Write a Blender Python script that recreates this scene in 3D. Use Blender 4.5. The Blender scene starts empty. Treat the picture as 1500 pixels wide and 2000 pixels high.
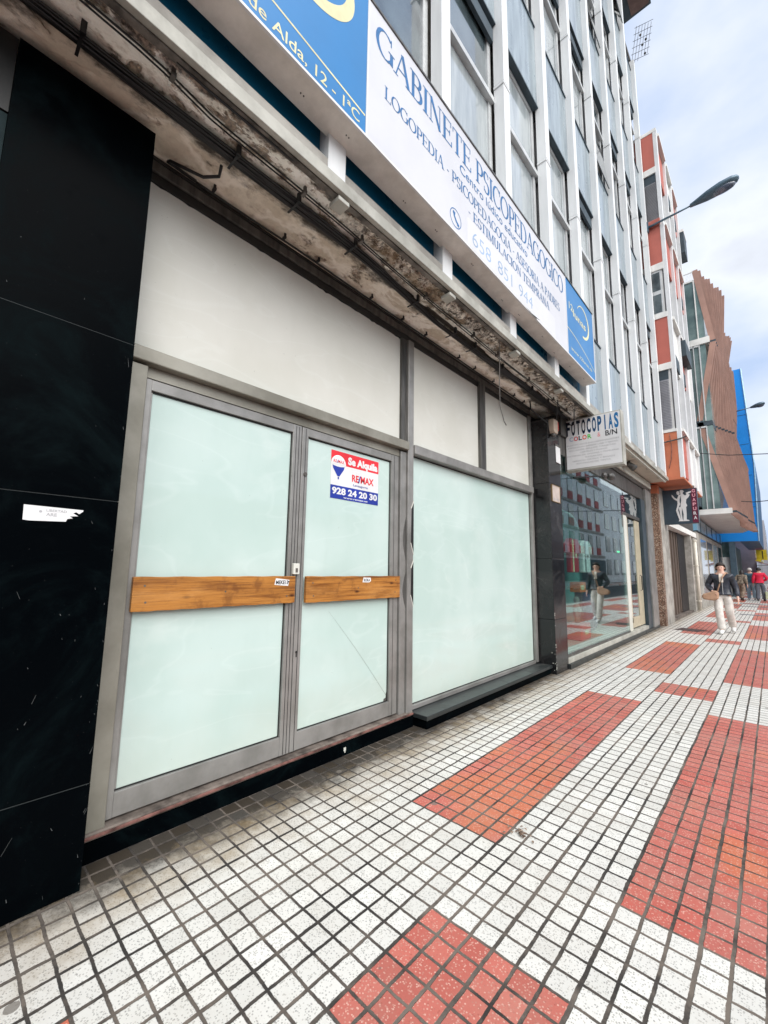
import bpy, math, random
from mathutils import Vector, Matrix, noise
random.seed(7)
R = math.radians
sc = bpy.context.scene
col = sc.collection

# ------------------------------------------------------------------ camera
yaw, pitch, roll = R(42.95648), R(7.68047), R(0.83352)
fw = Vector((-math.sin(yaw)*math.cos(pitch), math.cos(yaw)*math.cos(pitch), math.sin(pitch)))
r0 = Vector((math.cos(yaw), math.sin(yaw), 0)); u0 = r0.cross(fw)
rt = r0*math.cos(roll) + u0*math.sin(roll); up = -r0*math.sin(roll) + u0*math.cos(roll)
cam = bpy.data.objects.new('camera', bpy.data.cameras.new('camera'))
col.objects.link(cam)
cam.matrix_world = Matrix(((rt.x, up.x, -fw.x, 2.39), (rt.y, up.y, -fw.y, 0), (rt.z, up.z, -fw.z, 1.45), (0, 0, 0, 1)))
cam.data.sensor_fit = 'HORIZONTAL'; cam.data.sensor_width = 36
cam.data.lens = 812.0858/1500*36
cam.data.clip_start = 0.03; cam.data.clip_end = 3000
sc.camera = cam

# ------------------------------------------------------------------ light
SUN_EL, SUN_AZ = R(40), R(112)          # azimuth measured clockwise from +Y
world = bpy.data.worlds.new('World'); sc.world = world; world.use_nodes = True
wt = world.node_tree; wn = wt.nodes; wl = wt.links; wn.clear()
sky = wn.new('ShaderNodeTexSky'); sky.sky_type = 'NISHITA'; sky.sun_disc = False
sky.sun_elevation = SUN_EL; sky.sun_rotation = SUN_AZ; sky.air_density = 1.2; sky.dust_density = 2.5
tc = wn.new('ShaderNodeTexCoord'); mp = wn.new('ShaderNodeMapping'); mp.inputs['Scale'].default_value = (1.0, 1.0, 1.7)
mp.inputs['Location'].default_value = (0.35, 0.2, 0.4)
nz = wn.new('ShaderNodeTexNoise'); nz.inputs['Scale'].default_value = 2.6; nz.inputs['Detail'].default_value = 6; nz.inputs['Roughness'].default_value = .5
rp = wn.new('ShaderNodeValToRGB')
for pos_, c_ in zip((.36, .46, .58), ((2.7, 3.35, 4.6, 1), (4.05, 4.4, 5.05, 1), (4.75, 4.95, 5.35, 1))):
    e_ = rp.color_ramp.elements[0] if pos_ == .36 else (rp.color_ramp.elements[1] if pos_ == .58 else rp.color_ramp.elements.new(pos_))
    e_.position = pos_; e_.color = c_
mx = wn.new('ShaderNodeMix'); mx.data_type = 'RGBA'; mx.inputs['Factor'].default_value = .88
bg = wn.new('ShaderNodeBackground'); bg.inputs['Strength'].default_value = 0.115
wo = wn.new('ShaderNodeOutputWorld')
wl.new(tc.outputs['Generated'], mp.inputs['Vector']); wl.new(mp.outputs[0], nz.inputs['Vector']); wl.new(nz.outputs['Fac'], rp.inputs['Fac'])
wl.new(rp.outputs['Color'], mx.inputs['B']); wl.new(sky.outputs[0], mx.inputs['A']); wl.new(mx.outputs['Result'], bg.inputs['Color'])
wl.new(bg.outputs[0], wo.inputs['Surface'])
sun = bpy.data.objects.new('sun', bpy.data.lights.new('sun', 'SUN')); col.objects.link(sun)
sun.data.energy = 2.25; sun.data.angle = R(60); sun.data.color = (1, .985, .95)
sd = Vector((math.sin(SUN_AZ)*math.cos(SUN_EL), math.cos(SUN_AZ)*math.cos(SUN_EL), math.sin(SUN_EL)))
sun.rotation_euler = sd.to_track_quat('Z', 'Y').to_euler()
sc.view_settings.view_transform = 'Standard'; sc.view_settings.look = 'None'
sc.view_settings.exposure = 0.93; sc.view_settings.gamma = 1

# ------------------------------------------------------------------ helpers: nodes
class NT:
    def __init__(s, name):
        s.mat = bpy.data.materials.new(name); s.mat.use_nodes = True
        s.t = s.mat.node_tree; s.t.nodes.clear()
        s.out = s.n('ShaderNodeOutputMaterial'); s.p = s.n('ShaderNodeBsdfPrincipled')
        s.t.links.new(s.p.outputs[0], s.out.inputs[0])
        s.tc = s.n('ShaderNodeTexCoord').outputs['Object']
    def n(s, t): return s.t.nodes.new(t)
    def l(s, a, b): s.t.links.new(a, b)
    def put(s, sock, v):
        if isinstance(v, bpy.types.NodeSocket): s.l(v, sock)
        elif isinstance(v, (tuple, list)): sock.default_value = tuple(v) + ((1,) if len(v) == 3 and sock.type == 'RGBA' else ())
        else: sock.default_value = v
    def m(s, op, a, b=0., c=None):
        k = s.n('ShaderNodeMath'); k.operation = op; s.put(k.inputs[0], a); s.put(k.inputs[1], b)
        if c is not None: s.put(k.inputs[2], c)
        return k.outputs[0]
    def xyz(s):
        k = s.n('ShaderNodeSeparateXYZ'); s.l(s.tc, k.inputs[0]); return k.outputs
    def vec(s, x, y, z):
        k = s.n('ShaderNodeCombineXYZ'); s.put(k.inputs[0], x); s.put(k.inputs[1], y); s.put(k.inputs[2], z); return k.outputs[0]
    def map(s, scale=(1, 1, 1), loc=(0, 0, 0)):
        k = s.n('ShaderNodeMapping'); s.l(s.tc, k.inputs['Vector']); k.inputs['Scale'].default_value = scale; k.inputs['Location'].default_value = loc
        return k.outputs[0]
    def noise(s, scale, detail=4, rough=.6, v=None, dist=0):
        k = s.n('ShaderNodeTexNoise'); s.l(v or s.tc, k.inputs['Vector']); k.inputs['Scale'].default_value = scale
        k.inputs['Detail'].default_value = detail; k.inputs['Roughness'].default_value = rough; k.inputs['Distortion'].default_value = dist
        return k.outputs['Fac']
    def vor(s, scale, v=None, out='Distance', rnd=1):
        k = s.n('ShaderNodeTexVoronoi'); s.l(v or s.tc, k.inputs['Vector']); k.inputs['Scale'].default_value = scale; k.inputs['Randomness'].default_value = rnd
        return k.outputs[out]
    def wn(s, v):
        k = s.n('ShaderNodeTexWhiteNoise'); k.noise_dimensions = '3D'; s.l(v, k.inputs['Vector']); return k.outputs['Value']
    def ramp(s, f, a, b):
        k = s.n('ShaderNodeMapRange'); s.put(k.inputs['Value'], f); k.inputs['From Min'].default_value = a; k.inputs['From Max'].default_value = b
        k.interpolation_type = 'SMOOTHSTEP' if a < b else 'LINEAR'
        return k.outputs[0]
    def mix(s, f, a, b, mode='MIX'):
        k = s.n('ShaderNodeMix'); k.data_type = 'RGBA'; k.blend_type = mode; s.put(k.inputs[0], f); s.put(k.inputs['A'], a); s.put(k.inputs['B'], b)
        return k.outputs['Result']
    def bump(s, h, strength=.3, dist=.01):
        k = s.n('ShaderNodeBump'); s.put(k.inputs['Height'], h); k.inputs['Strength'].default_value = strength; k.inputs['Distance'].default_value = dist
        s.l(k.outputs[0], s.p.inputs['Normal'])
    def fin(s, color, rough=.6, metal=0., spec=.5, coat=0.):
        s.put(s.p.inputs['Base Color'], color); s.put(s.p.inputs['Roughness'], rough); s.put(s.p.inputs['Metallic'], metal)
        s.put(s.p.inputs['Specular IOR Level'], spec); s.put(s.p.inputs['Coat Weight'], coat)
        return s.mat

def sh(c, k): return tuple(min(1, v*k) for v in c)
_mc = {}
def PM(name, base, rough=.6, metal=0., var=.15, scale=4., col2=None, bump=0., bscale=60., spec=.5, coat=0., streak=False, dirt=None, dirt_amt=.5):
    if name in _mc: return _mc[name]
    t = NT(name)
    v = t.map((1, 1, .12)) if streak else None
    if streak: f = t.noise(scale*3, 5, .65, v)
    else: f = t.noise(scale, 5, .6)
    c = t.mix(t.ramp(f, .3, .7), sh(base, 1-var), col2 or sh(base, 1+var))
    if dirt:
        d = t.ramp(t.noise(scale*.7, 7, .7, t.map((1, 1, .5), (3, 1, 2))), .5, .5+.35/max(.1, dirt_amt))
        c = t.mix(t.m('MULTIPLY', d, dirt_amt), c, dirt)
    if bump: t.bump(t.noise(bscale, 4, .6), bump, .004)
    rg = t.m('ADD', t.m('MULTIPLY', t.noise(scale*2.3, 3, .5), .16), rough-.08)
    _mc[name] = t.fin(c, rg, metal, spec, coat)
    return _mc[name]

# ------------------------------------------------------------------ helpers: objects
def tag(o, label=None, cat=None, group=None, kind=None):
    if label: o['label'] = label
    if cat: o['category'] = cat
    if group: o['group'] = group
    if kind: o['kind'] = kind
    return o
def thing(name, label, cat, loc=(0, 0, 0), group=None, rz=0):
    o = bpy.data.objects.new(name, None); col.objects.link(o); o.location = loc; o.rotation_euler = (0, 0, rz)
    o.empty_display_size = .1
    return tag(o, label, cat, group)
def worldloc(o):
    v = Vector((0, 0, 0))
    while o: v += o.location; o = o.parent
    return v
def copy_tree(o, parent=None):
    c = o.copy(); col.objects.link(c); c.parent = parent
    for ch in list(o.children): copy_tree(ch, c)
    return c
class MB:
    def __init__(s): s.v = []; s.f = []
    def add(s, vs, fs):
        b = len(s.v); s.v += [tuple(p) for p in vs]; s.f += [tuple(i+b for i in f) for f in fs]; return s
    def box(s, x0, x1, y0, y1, z0, z1):
        return s.add([(x0, y0, z0), (x1, y0, z0), (x1, y1, z0), (x0, y1, z0), (x0, y0, z1), (x1, y0, z1), (x1, y1, z1), (x0, y1, z1)],
                     [(0, 3, 2, 1), (4, 5, 6, 7), (0, 1, 5, 4), (1, 2, 6, 5), (2, 3, 7, 6), (3, 0, 4, 7)])
    def prism(s, pts, f0, f1):
        """pts 2-D; f0/f1 map a 2-D point to 3-D back and front"""
        n = len(pts)
        return s.add([f0(*p) for p in pts]+[f1(*p) for p in pts],
                     [tuple(range(n))[::-1], tuple(range(n, 2*n))]+[(i, (i+1) % n, (i+1) % n+n, i+n) for i in range(n)])
    def px(s, pts, x0, x1): return s.prism(pts, lambda a, b: (x0, a, b), lambda a, b: (x1, a, b))   # pts (Y,Z)
    def py(s, pts, y0, y1): return s.prism(pts, lambda a, b: (a, y0, b), lambda a, b: (a, y1, b))   # pts (X,Z)
    def pz(s, pts, z0, z1): return s.prism(pts, lambda a, b: (a, b, z0), lambda a, b: (a, b, z1))   # pts (X,Y)
    def tube(s, path, r, n=8, cap=True):
        P = [Vector(p) for p in path]; rr = r if isinstance(r, (list, tuple)) else [r]*len(P)
        rings = []
        for i, p in enumerate(P):
            d = (P[min(i+1, len(P)-1)]-P[max(i-1, 0)]).normalized()
            a = d.cross(Vector((0, 0, 1)) if abs(d.z) < .9 else Vector((1, 0, 0))).normalized(); b = d.cross(a)
            rings.append([p+(a*math.cos(t)+b*math.sin(t))*rr[i] for t in [2*math.pi*k/n for k in range(n)]])
        vs = [q for rg in rings for q in rg]
        fs = [(i*n+k, i*n+(k+1) % n, (i+1)*n+(k+1) % n, (i+1)*n+k) for i in range(len(P)-1) for k in range(n)]
        if cap: fs += [tuple(range(n))[::-1], tuple((len(P)-1)*n+k for k in range(n))]
        return s.add(vs, fs)
    def ell(s, c, r, n=12, m=8):
        vs = []; fs = []
        for i in range(m+1):
            t = math.pi*i/m
            for k in range(n):
                a = 2*math.pi*k/n; vs.append((c[0]+r[0]*math.sin(t)*math.cos(a), c[1]+r[1]*math.sin(t)*math.sin(a), c[2]+r[2]*math.cos(t)))
        for i in range(m):
            for k in range(n): fs.append((i*n+k, (i+1)*n+k, (i+1)*n+(k+1) % n, i*n+(k+1) % n))
        return s.add(vs, fs)
    def build(s, name, mat, parent=None, smooth=False, bevel=0, kind=None):
        o3 = worldloc(parent) if parent else Vector((0, 0, 0))
        me = bpy.data.meshes.new(name); me.from_pydata([tuple(Vector(v)-o3) for v in s.v], [], s.f); me.validate(); me.update()
        me.materials.append(mat)
        if smooth:
            for p in me.polygons: p.use_smooth = True
        o = bpy.data.objects.new(name, me); col.objects.link(o); o.parent = parent
        if bevel:
            b = o.modifiers.new('bevel', 'BEVEL'); b.width = bevel; b.segments = 2; b.limit_method = 'ANGLE'
        if kind: o['kind'] = kind
        return o
def box(name, mat, parent, *a, **k): return MB().box(*a).build(name, mat, parent, **k)

# text with the built-in font --------------------------------------------------
def text_geo(s, bold=0., res=3):
    c = bpy.data.curves.new('t', 'FONT'); c.body = s; c.offset = bold; c.resolution_u = res
    o = bpy.data.objects.new('t', c); col.objects.link(o)
    bpy.context.view_layer.update()
    me = bpy.data.meshes.new_from_object(o.evaluated_get(bpy.context.evaluated_depsgraph_get()))
    vs = [(v.co.x, v.co.y) for v in me.vertices]; fs = [tuple(p.vertices) for p in me.polygons]
    bpy.data.objects.remove(o); bpy.data.curves.remove(c); bpy.data.meshes.remove(me)
    return vs, fs
def put_text(mb, s, f, a0, a1, b0, b1, bold=0., res=3):
    """fit text into a0..a1 (reading axis) and b0..b1 (cap height) of the plane map f(a,b)"""
    vs, fs = text_geo(s, bold, res)
    hs, _ = text_geo('H', bold, 1)
    h1 = max(v[1] for v in hs); x0 = min(v[0] for v in vs); x1 = max(v[0] for v in vs)
    mb.add([f(a0+(v[0]-x0)/(x1-x0)*(a1-a0), b0+v[1]/h1*(b1-b0)) for v in vs], fs)
# a roman lettering drawn with a broad pen ------------------------------------
def arc(cx, cy, rx, ry, a0, a1, n=14): return [(cx+rx*math.cos(R(a0+(a1-a0)*i/n)), cy+ry*math.sin(R(a0+(a1-a0)*i/n))) for i in range(n+1)]
TK, TH = .135, .045
def _pen(pts, w=None):
    out_l = []; out_r = []
    for i, p in enumerate(pts):
        a = pts[max(0, i-1)]; b = pts[min(len(pts)-1, i+1)]
        dx, dy = b[0]-a[0], b[1]-a[1]; L = math.hypot(dx, dy) or 1; dx /= L; dy /= L
        ww = w if w else TH+(TK-TH)*abs(dy)**1.6
        out_l.append((p[0]-dy*ww/2, p[1]+dx*ww/2)); out_r.append((p[0]+dy*ww/2, p[1]-dx*ww/2))
    return [[out_l[i], out_l[i+1], out_r[i+1], out_r[i]] for i in range(len(pts)-1)]
def _serif(x, y, w=.3): return [(x-w/2, y), (x+w/2, y), (x+w/2, y+TH*.9 if y < .5 else y-TH*.9), (x-w/2, y+TH*.9 if y < .5 else y-TH*.9)]
def _V(x, w=TK): return _pen([(x, 0), (x, 1)], w)+[_serif(x, 0, w+.16), _serif(x, 1, w+.16)]
def _H(x0, x1, y): return _pen([(x0, y), (x1, y)], TH)
def _tick(x, y0, y1): return _pen([(x, y0), (x, y1)], TH)
GL = {
 'A': (.78, _pen([(.08, 0), (.38, 1)], TH)+_pen([(.38, 1), (.70, 0)], TK)+_H(.2, .58, .34)+[_serif(.08, 0, .22), _serif(.7, 0, .3)]),
 'B': (.66, _V(.15)+_pen([(.15, .978)]+arc(.32, .76, .2, .218, 90, -90)+[(.15, .54)])+_pen([(.15, .54)]+arc(.34, .281, .24, .26, 90, -90)+[(.15, .022)])),
 'C': (.74, _pen(arc(.42, .5, .35, .48, 48, 312))+_tick(.68, .72, .98)+_tick(.68, .02, .22)),
 'D': (.80, _V(.15)+_pen([(.15, .978)]+arc(.34, .5, .36, .478, 90, -90)+[(.15, .022)])),
 'E': (.64, _V(.15)+_H(.15, .56, .978)+_H(.15, .48, .51)+_H(.15, .6, .022)+_tick(.55, .8, 1)+_tick(.59, 0, .22)+_tick(.47, .4, .62)),
 'G': (.82, _pen(arc(.42, .5, .35, .48, 48, 330))+_tick(.68, .72, .98)+_pen([(.70, .05), (.70, .42)], TK)+[_serif(.70, .44, .28)]),
 'I': (.32, _V(.16)),
 'L': (.62, _V(.15)+_H(.15, .58, .022)+_tick(.57, 0, .24)),
 'M': (.94, _pen([(.14, 0), (.14, 1)], TH)+_pen([(.16, 1), (.46, .05)], TK)+_pen([(.46, .05), (.76, 1)], TH)+_pen([(.78, 0), (.78, 1)], TK)+[_serif(.14, 0, .22), _serif(.78, 0, .3), _serif(.12, 1, .2), _serif(.8, 1, .24)]),
 'N': (.80, _pen([(.14, 0), (.14, 1)], TH)+_pen([(.14, 1), (.66, 0)], TK)+_pen([(.66, 0), (.66, 1)], TH)+[_serif(.14, 0, .22), _serif(.66, 1, .22), _serif(.1, 1, .18)]),
 'O': (.84, _pen(arc(.42, .5, .35, .48, 0, 360, 26))),
 'P': (.62, _V(.15)+_pen([(.15, .978)]+arc(.32, .72, .24, .258, 90, -90)+[(.15, .46)])),
 'R': (.70, _V(.15)+_pen([(.15, .978)]+arc(.32, .74, .22, .238, 90, -90)+[(.15, .5)])+_pen([(.34, .5), (.62, 0)], TK)+[_serif(.63, 0, .2)]),
 'S': (.56, _pen(arc(.29, .74, .19, .24, 40, 250, 10)+arc(.29, .26, .21, .25, 75, -140, 12))+_tick(.45, .76, .97)+_tick(.1, .03, .24)),
 'T': (.68, _V(.33)[:2]+_H(.04, .62, .978)+_tick(.05, .78, 1)+_tick(.61, .78, 1)),
 'U': (.78, _pen([(.16, 1), (.16, .35)]+arc(.39, .35, .23, .33, 180, 360)+[(.62, 1)])+[_serif(.16, 1, .28), _serif(.62, 1, .2)]),
 '-': (.36, _pen([(.06, .42), (.3, .42)], .07)), ' ': (.34, []),
}
def put_roman(mb, s, f, a0, a1, b0, b1):
    W = sum(GL[c][0] for c in s); x = 0; k = (a1-a0)/W; n = 0
    for c in s:
        for poly in GL[c][1]:
            n += 1; e = (n % 7)*.00012
            mb.add([f(a0+(x+p[0])*k, b0+p[1]*(b1-b0), e) for p in poly], [tuple(range(len(poly)))])
        x += GL[c][0]
# ------------------------------------------------------------------ materials
def m_tiles():
    t = NT('paving_tiles'); X, Y, Z = t.xyz(); c = .0972
    wob = t.m('MULTIPLY', t.m('SUBTRACT', t.noise(7, 3), .5), .012)
    x = t.m('DIVIDE', t.m('ADD', t.m('SUBTRACT', X, .605), wob), c); y = t.m('DIVIDE', t.m('ADD', t.m('SUBTRACT', Y, 2.21), wob), c)
    fx = t.m('FRACT', x); fy = t.m('FRACT', y)
    gx = t.m('MULTIPLY', t.m('MINIMUM', fx, t.m('SUBTRACT', 1, fx)), c); gy = t.m('MULTIPLY', t.m('MINIMUM', fy, t.m('SUBTRACT', 1, fy)), c)
    ragged = t.m('MULTIPLY', t.m('SUBTRACT', t.noise(48, 4, .8), .5), .0062)
    # the joints between whole tiles (every third line) run wider
    tx = t.m('ABSOLUTE', t.m('SUBTRACT', t.m('FRACT', t.m('DIVIDE', t.m('ADD', x, 1.5), 3)), .5)); widex = t.m('LESS_THAN', tx, .08)
    jx = t.m('ADD', t.m('ADD', .0060, t.m('MULTIPLY', widex, .0012)), ragged); jy = t.m('ADD', .0053, ragged)
    sx = t.m('SUBTRACT', 1, t.ramp(t.m('SUBTRACT', gx, jx), -.0006, .0016)); sy = t.m('SUBTRACT', 1, t.ramp(t.m('SUBTRACT', gy, jy), -.0006, .0016))
    g = t.m('MAXIMUM', sx, sy)
    ix = t.m('FLOOR', x); iy = t.m('FLOOR', y)
    rnd = t.wn(t.vec(ix, iy, 0)); rnd3 = t.wn(t.vec(t.m('FLOOR', t.m('DIVIDE', ix, 3)), t.m('FLOOR', t.m('DIVIDE', iy, 3)), 4))
    P = 53.
    my = t.m('FLOORED_MODULO', iy, P)
    def rng(v, a, b): return t.m('MULTIPLY', t.m('GREATER_THAN', v, a-.5), t.m('LESS_THAN', v, b-.5))
    mxp = t.m('FLOORED_MODULO', ix, 30.)
    colA = t.m('MULTIPLY', rng(mxp, 0, 6), t.m('LESS_THAN', my, 34.5)); colB = t.m('MULTIPLY', rng(mxp, 6, 12), rng(my, 41, 47))
    colC = t.m('MULTIPLY', rng(mxp, 12, 24), t.m('LESS_THAN', my, 34.5))
    red = t.m('MULTIPLY', t.m('MAXIMUM', colA, t.m('MAXIMUM', colB, colC)), t.m('GREATER_THAN', X, .2))
    # white terrazzo
    wv = t.mix(rnd, (.62, .60, .555), (.76, .74, .69)); wv = t.mix(t.m('MULTIPLY', rnd3, .5), wv, (.66, .64, .60))
    ch = t.vor(150, out='Color'); chs = t.n('ShaderNodeSeparateColor'); t.l(ch, chs.inputs[0])
    chipd = t.vor(150)
    chip = t.m('MULTIPLY', t.m('GREATER_THAN', chs.outputs[0], .58), t.m('LESS_THAN', chipd, .46))
    wv = t.mix(t.m('MULTIPLY', chip, .6), wv, t.mix(chs.outputs[1], (.10, .10, .10), (.46, .43, .38)))
    rv = t.mix(rnd, (.43, .085, .062), (.57, .145, .108)); rv = t.mix(t.m('MULTIPLY', rnd3, .5), rv, (.44, .17, .14))
    org = t.ramp(t.noise(1.1, 2, .5, t.map((1, .6, 1), (2.3, 5.2, 0))), .52, .62)
    rv = t.mix(t.m('MULTIPLY', org, .55), rv, (.58, .17, .055))
    rchip = t.m('MULTIPLY', t.m('GREATER_THAN', chs.outputs[2], .72), t.m('LESS_THAN', chipd, .5))
    rv = t.mix(t.m('MULTIPLY', rchip, .6), rv, t.mix(chs.outputs[1], (.33, .07, .05), (.82, .55, .45)))
    c0 = t.mix(red, wv, rv)
    # grime: worn film, blotches, gum spots
    film = t.ramp(t.noise(2.2, 6, .65), .42, .75)
    c0 = t.mix(t.m('MULTIPLY', film, .22), c0, (.36, .30, .23))
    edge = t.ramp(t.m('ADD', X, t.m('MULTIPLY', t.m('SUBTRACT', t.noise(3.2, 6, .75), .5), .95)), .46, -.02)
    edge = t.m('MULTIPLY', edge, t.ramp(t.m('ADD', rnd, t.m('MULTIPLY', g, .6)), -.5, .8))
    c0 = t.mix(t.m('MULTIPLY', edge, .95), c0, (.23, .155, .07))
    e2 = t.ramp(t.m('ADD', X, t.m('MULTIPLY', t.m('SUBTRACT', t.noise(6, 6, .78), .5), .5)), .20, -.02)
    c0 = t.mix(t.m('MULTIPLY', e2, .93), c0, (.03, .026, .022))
    gd = t.vor(2.6, t.map((1, 1, 1), (.3, .1, 0))); gum = t.m('LESS_THAN', t.m('ADD', gd, t.m('MULTIPLY', t.noise(60), .02)), .070)
    g2 = t.m('LESS_THAN', t.m('ADD', t.vor(9, t.map((1, 1, 1), (4, 2, 0))), t.m('MULTIPLY', t.noise(90), .06)), .085); gum = t.m('MAXIMUM', gum, t.m('MULTIPLY', g2, .7))
    c0 = t.mix(t.m('MULTIPLY', gum, .8), c0, (.16, .14, .12))
    gc = t.mix(t.ramp(t.noise(2.6, 6, .7), .38, .64), (.035, .031, .028), (.17, .14, .115))
    cc = t.mix(g, c0, gc)
    hgt = t.m('ADD', t.m('SUBTRACT', 1, g), t.m('MULTIPLY', t.m('ADD', t.noise(140, 3), t.m('MULTIPLY', t.m('SUBTRACT', rnd, .5), t.m('ADD', fx, fy))), .3))
    t.bump(hgt, .8, .0035)
    return t.fin(cc, t.m('ADD', .5, t.m('MULTIPLY', g, .4)), 0, .35)

def m_stone(name, base, vein=(.05, .055, .055), rough=.16, amt=.6, sp_=.5):
    t = NT(name)
    a = t.ramp(t.noise(1.6, 7, .7, None, 1.2), .45, .78); b = t.ramp(t.noise(5.5, 6, .75), .55, .85)
    c = t.mix(t.m('MULTIPLY', a, amt), base, vein)
    sp = t.m('GREATER_THAN', t.noise(95, 2, .5), .76); c = t.mix(t.m('MULTIPLY', sp, .08), c, (.25, .26, .26))
    scr = t.m('MULTIPLY', t.m('GREATER_THAN', t.noise(7, 8, .85, t.map((1, 5, .8), (4, 4, 4))), .70), .28); c = t.mix(scr, c, (.16, .17, .165))
    rg = t.m('ADD', rough, t.m('MULTIPLY', t.m('MAXIMUM', a, b), .34))
    t.bump(t.noise(40, 3), .03, .002)
    return t.fin(c, rg, 0, sp_)

def m_plaster(name, c1, c2, peel, dark, cut, sc, extra):
    t = NT(name); X, Y, Z = t.xyz()
    big = t.noise(sc, 9, .68, t.map((1, .6, 1))); mid = t.noise(sc*2.7, 10, .74, t.map((1, .6, 1), (7, 3, 1)), .3); fine = t.noise(sc*11, 6, .7)
    c = t.mix(t.ramp(big, .38, .62), c1, c2)
    c = t.mix(t.m('MULTIPLY', t.ramp(fine, .45, .75), .35), c, sh(c1, .62))
    layer = t.ramp(mid, cut, cut+.035)
    c = t.mix(layer, c, t.mix(t.ramp(fine, .4, .62), peel, dark))
    halo = t.m('MULTIPLY', t.m('SUBTRACT', t.ramp(mid, cut-.09, cut), layer), .45); c = t.mix(halo, c, sh(peel, .8))
    c, h2 = extra(t, c, X, Y, mid, fine)
    t.bump(t.m('ADD', t.m('SUBTRACT', 1, layer), t.m('ADD', t.m('MULTIPLY', fine, .35), h2)), .9, .014)
    return t.fin(c, .9, 0, .15)
def ofs(t, a, scale, amp, m=(1, 1, 1)): return t.m('ADD', a, t.m('MULTIPLY', t.m('SUBTRACT', t.noise(scale, 8, .72, t.map(m)), .5), amp))
def m_soffit_white():
    def ex(t, c, X, Y, mid, fine):
        far = t.ramp(ofs(t, Y, 2.2, 2.4), 1.4, 2.1)
        ed = t.ramp(ofs(t, X, 5, .25, (1, .6, 1)), .24, .29)
        rub = t.mix(t.ramp(t.noise(15, 9, .82), .43, .57), (.055, .042, .032), (.90, .84, .74)); rub = t.mix(t.m('MULTIPLY', t.ramp(t.noise(4, 5), .45, .58), .65), rub, (.36, .26, .16))
        f = t.m('MULTIPLY', far, ed); c = t.mix(f, c, rub)
        blot = t.ramp(t.noise(4.2, 9, .76, t.map((1.2, .7, 1), (2, 8, 0)), .4), .53, .58); c = t.mix(t.m('MULTIPLY', blot, .85), c, t.mix(t.ramp(fine, .4, .6), (.09, .07, .055), (.33, .25, .17)))
        o = t.ramp(ofs(t, X, 5, .30, (1, .5, 1)), .37, .40); c = t.mix(t.m('MULTIPLY', o, .9), c, t.mix(t.ramp(fine, .42, .6), (.05, .042, .04), (.30, .24, .19)))
        inn = t.ramp(ofs(t, X, 8, .10), .25, .20); c = t.mix(t.m('MULTIPLY', inn, .45), c, (.40, .37, .30))
        return c, t.m('MULTIPLY', f, t.m('MULTIPLY', t.noise(17, 9, .82), -1.6))
    return m_plaster('peeling_white_plaster', (.90, .89, .80), (.95, .95, .90), (.50, .41, .30), (.16, .12, .09), .56, 2.4, ex)
def m_soffit_brown():
    def ex(t, c, X, Y, mid, fine):
        far = t.ramp(ofs(t, Y, 3, 2.0), 1.9, 3.0)
        pale = t.ramp(t.noise(3.4, 7, .66, t.map((1.5, .8, 1), (3, 0, 0)), .6), .46, .56); c = t.mix(t.m('MULTIPLY', t.m('MULTIPLY', far, pale), .9), c, (.95, .92, .83))
        vein = t.m('ABSOLUTE', t.m('SUBTRACT', t.noise(2.6, 5, .55, t.map((1, .7, 1), (5, 5, 0))), .5)); v = t.ramp(vein, .04, .006); c = t.mix(t.m('MULTIPLY', v, .6), c, (.93, .88, .78))
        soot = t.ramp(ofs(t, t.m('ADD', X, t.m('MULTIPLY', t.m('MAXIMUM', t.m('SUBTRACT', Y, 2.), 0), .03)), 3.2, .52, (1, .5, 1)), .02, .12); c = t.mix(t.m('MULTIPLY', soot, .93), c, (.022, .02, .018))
        return c, t.m('MULTIPLY', v, .2)
    return m_plaster('stained_buff_plaster', (.60, .53, .42), (.78, .72, .60), (.46, .36, .27), (.20, .15, .11), .60, 2.6, ex)

def m_frost(name, c1, c2, rough=.16, coat=.75):
    t = NT(name)
    n = t.noise(1.3, 4, .5); c = t.mix(t.ramp(n, .35, .65), c1, c2)
    br = t.ramp(t.noise(3.0, 7, .7, t.map((1, 3, .8), (2, 0, 5))), .5, .8); c = t.mix(t.m('MULTIPLY', br, .12), c, sh(c1, .8))
    sm = t.ramp(t.noise(1.5, 5, .6, t.map((1, 1, 1.4), (8, 1, 3))), .58, .72); c = t.mix(t.m('MULTIPLY', sm, .14), c, (.76, .78, .74))
    wisp = t.ramp(t.m('ABSOLUTE', t.m('SUBTRACT', t.noise(1.1, 3, .4, t.map((1, .7, 2.2), (2, 4, 1)), 1.2), .5)), .02, .002); c = t.mix(t.m('MULTIPLY', wisp, .06), c, (.85, .90, .88))
    scuff = t.m('GREATER_THAN', t.noise(11, 8, .8, t.map((1, 3, .9), (9, 2, 2))), .72); c = t.mix(t.m('MULTIPLY', scuff, .35), c, (.30, .33, .30))
    spot = t.m('GREATER_THAN', t.noise(38, 3, .6), .735); c = t.mix(t.m('MULTIPLY', spot, .45), c, (.25, .27, .24))
    Xs = t.xyz(); low = t.ramp(t.m('ADD', Xs[2], t.m('MULTIPLY', t.m('SUBTRACT', t.noise(4, 6, .7), .5), .5)), .62, .16)
    c = t.mix(t.m('MULTIPLY', low, .30), c, (.50, .50, .40))
    return t.fin(c, .55, 0, .3, coat)

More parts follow.
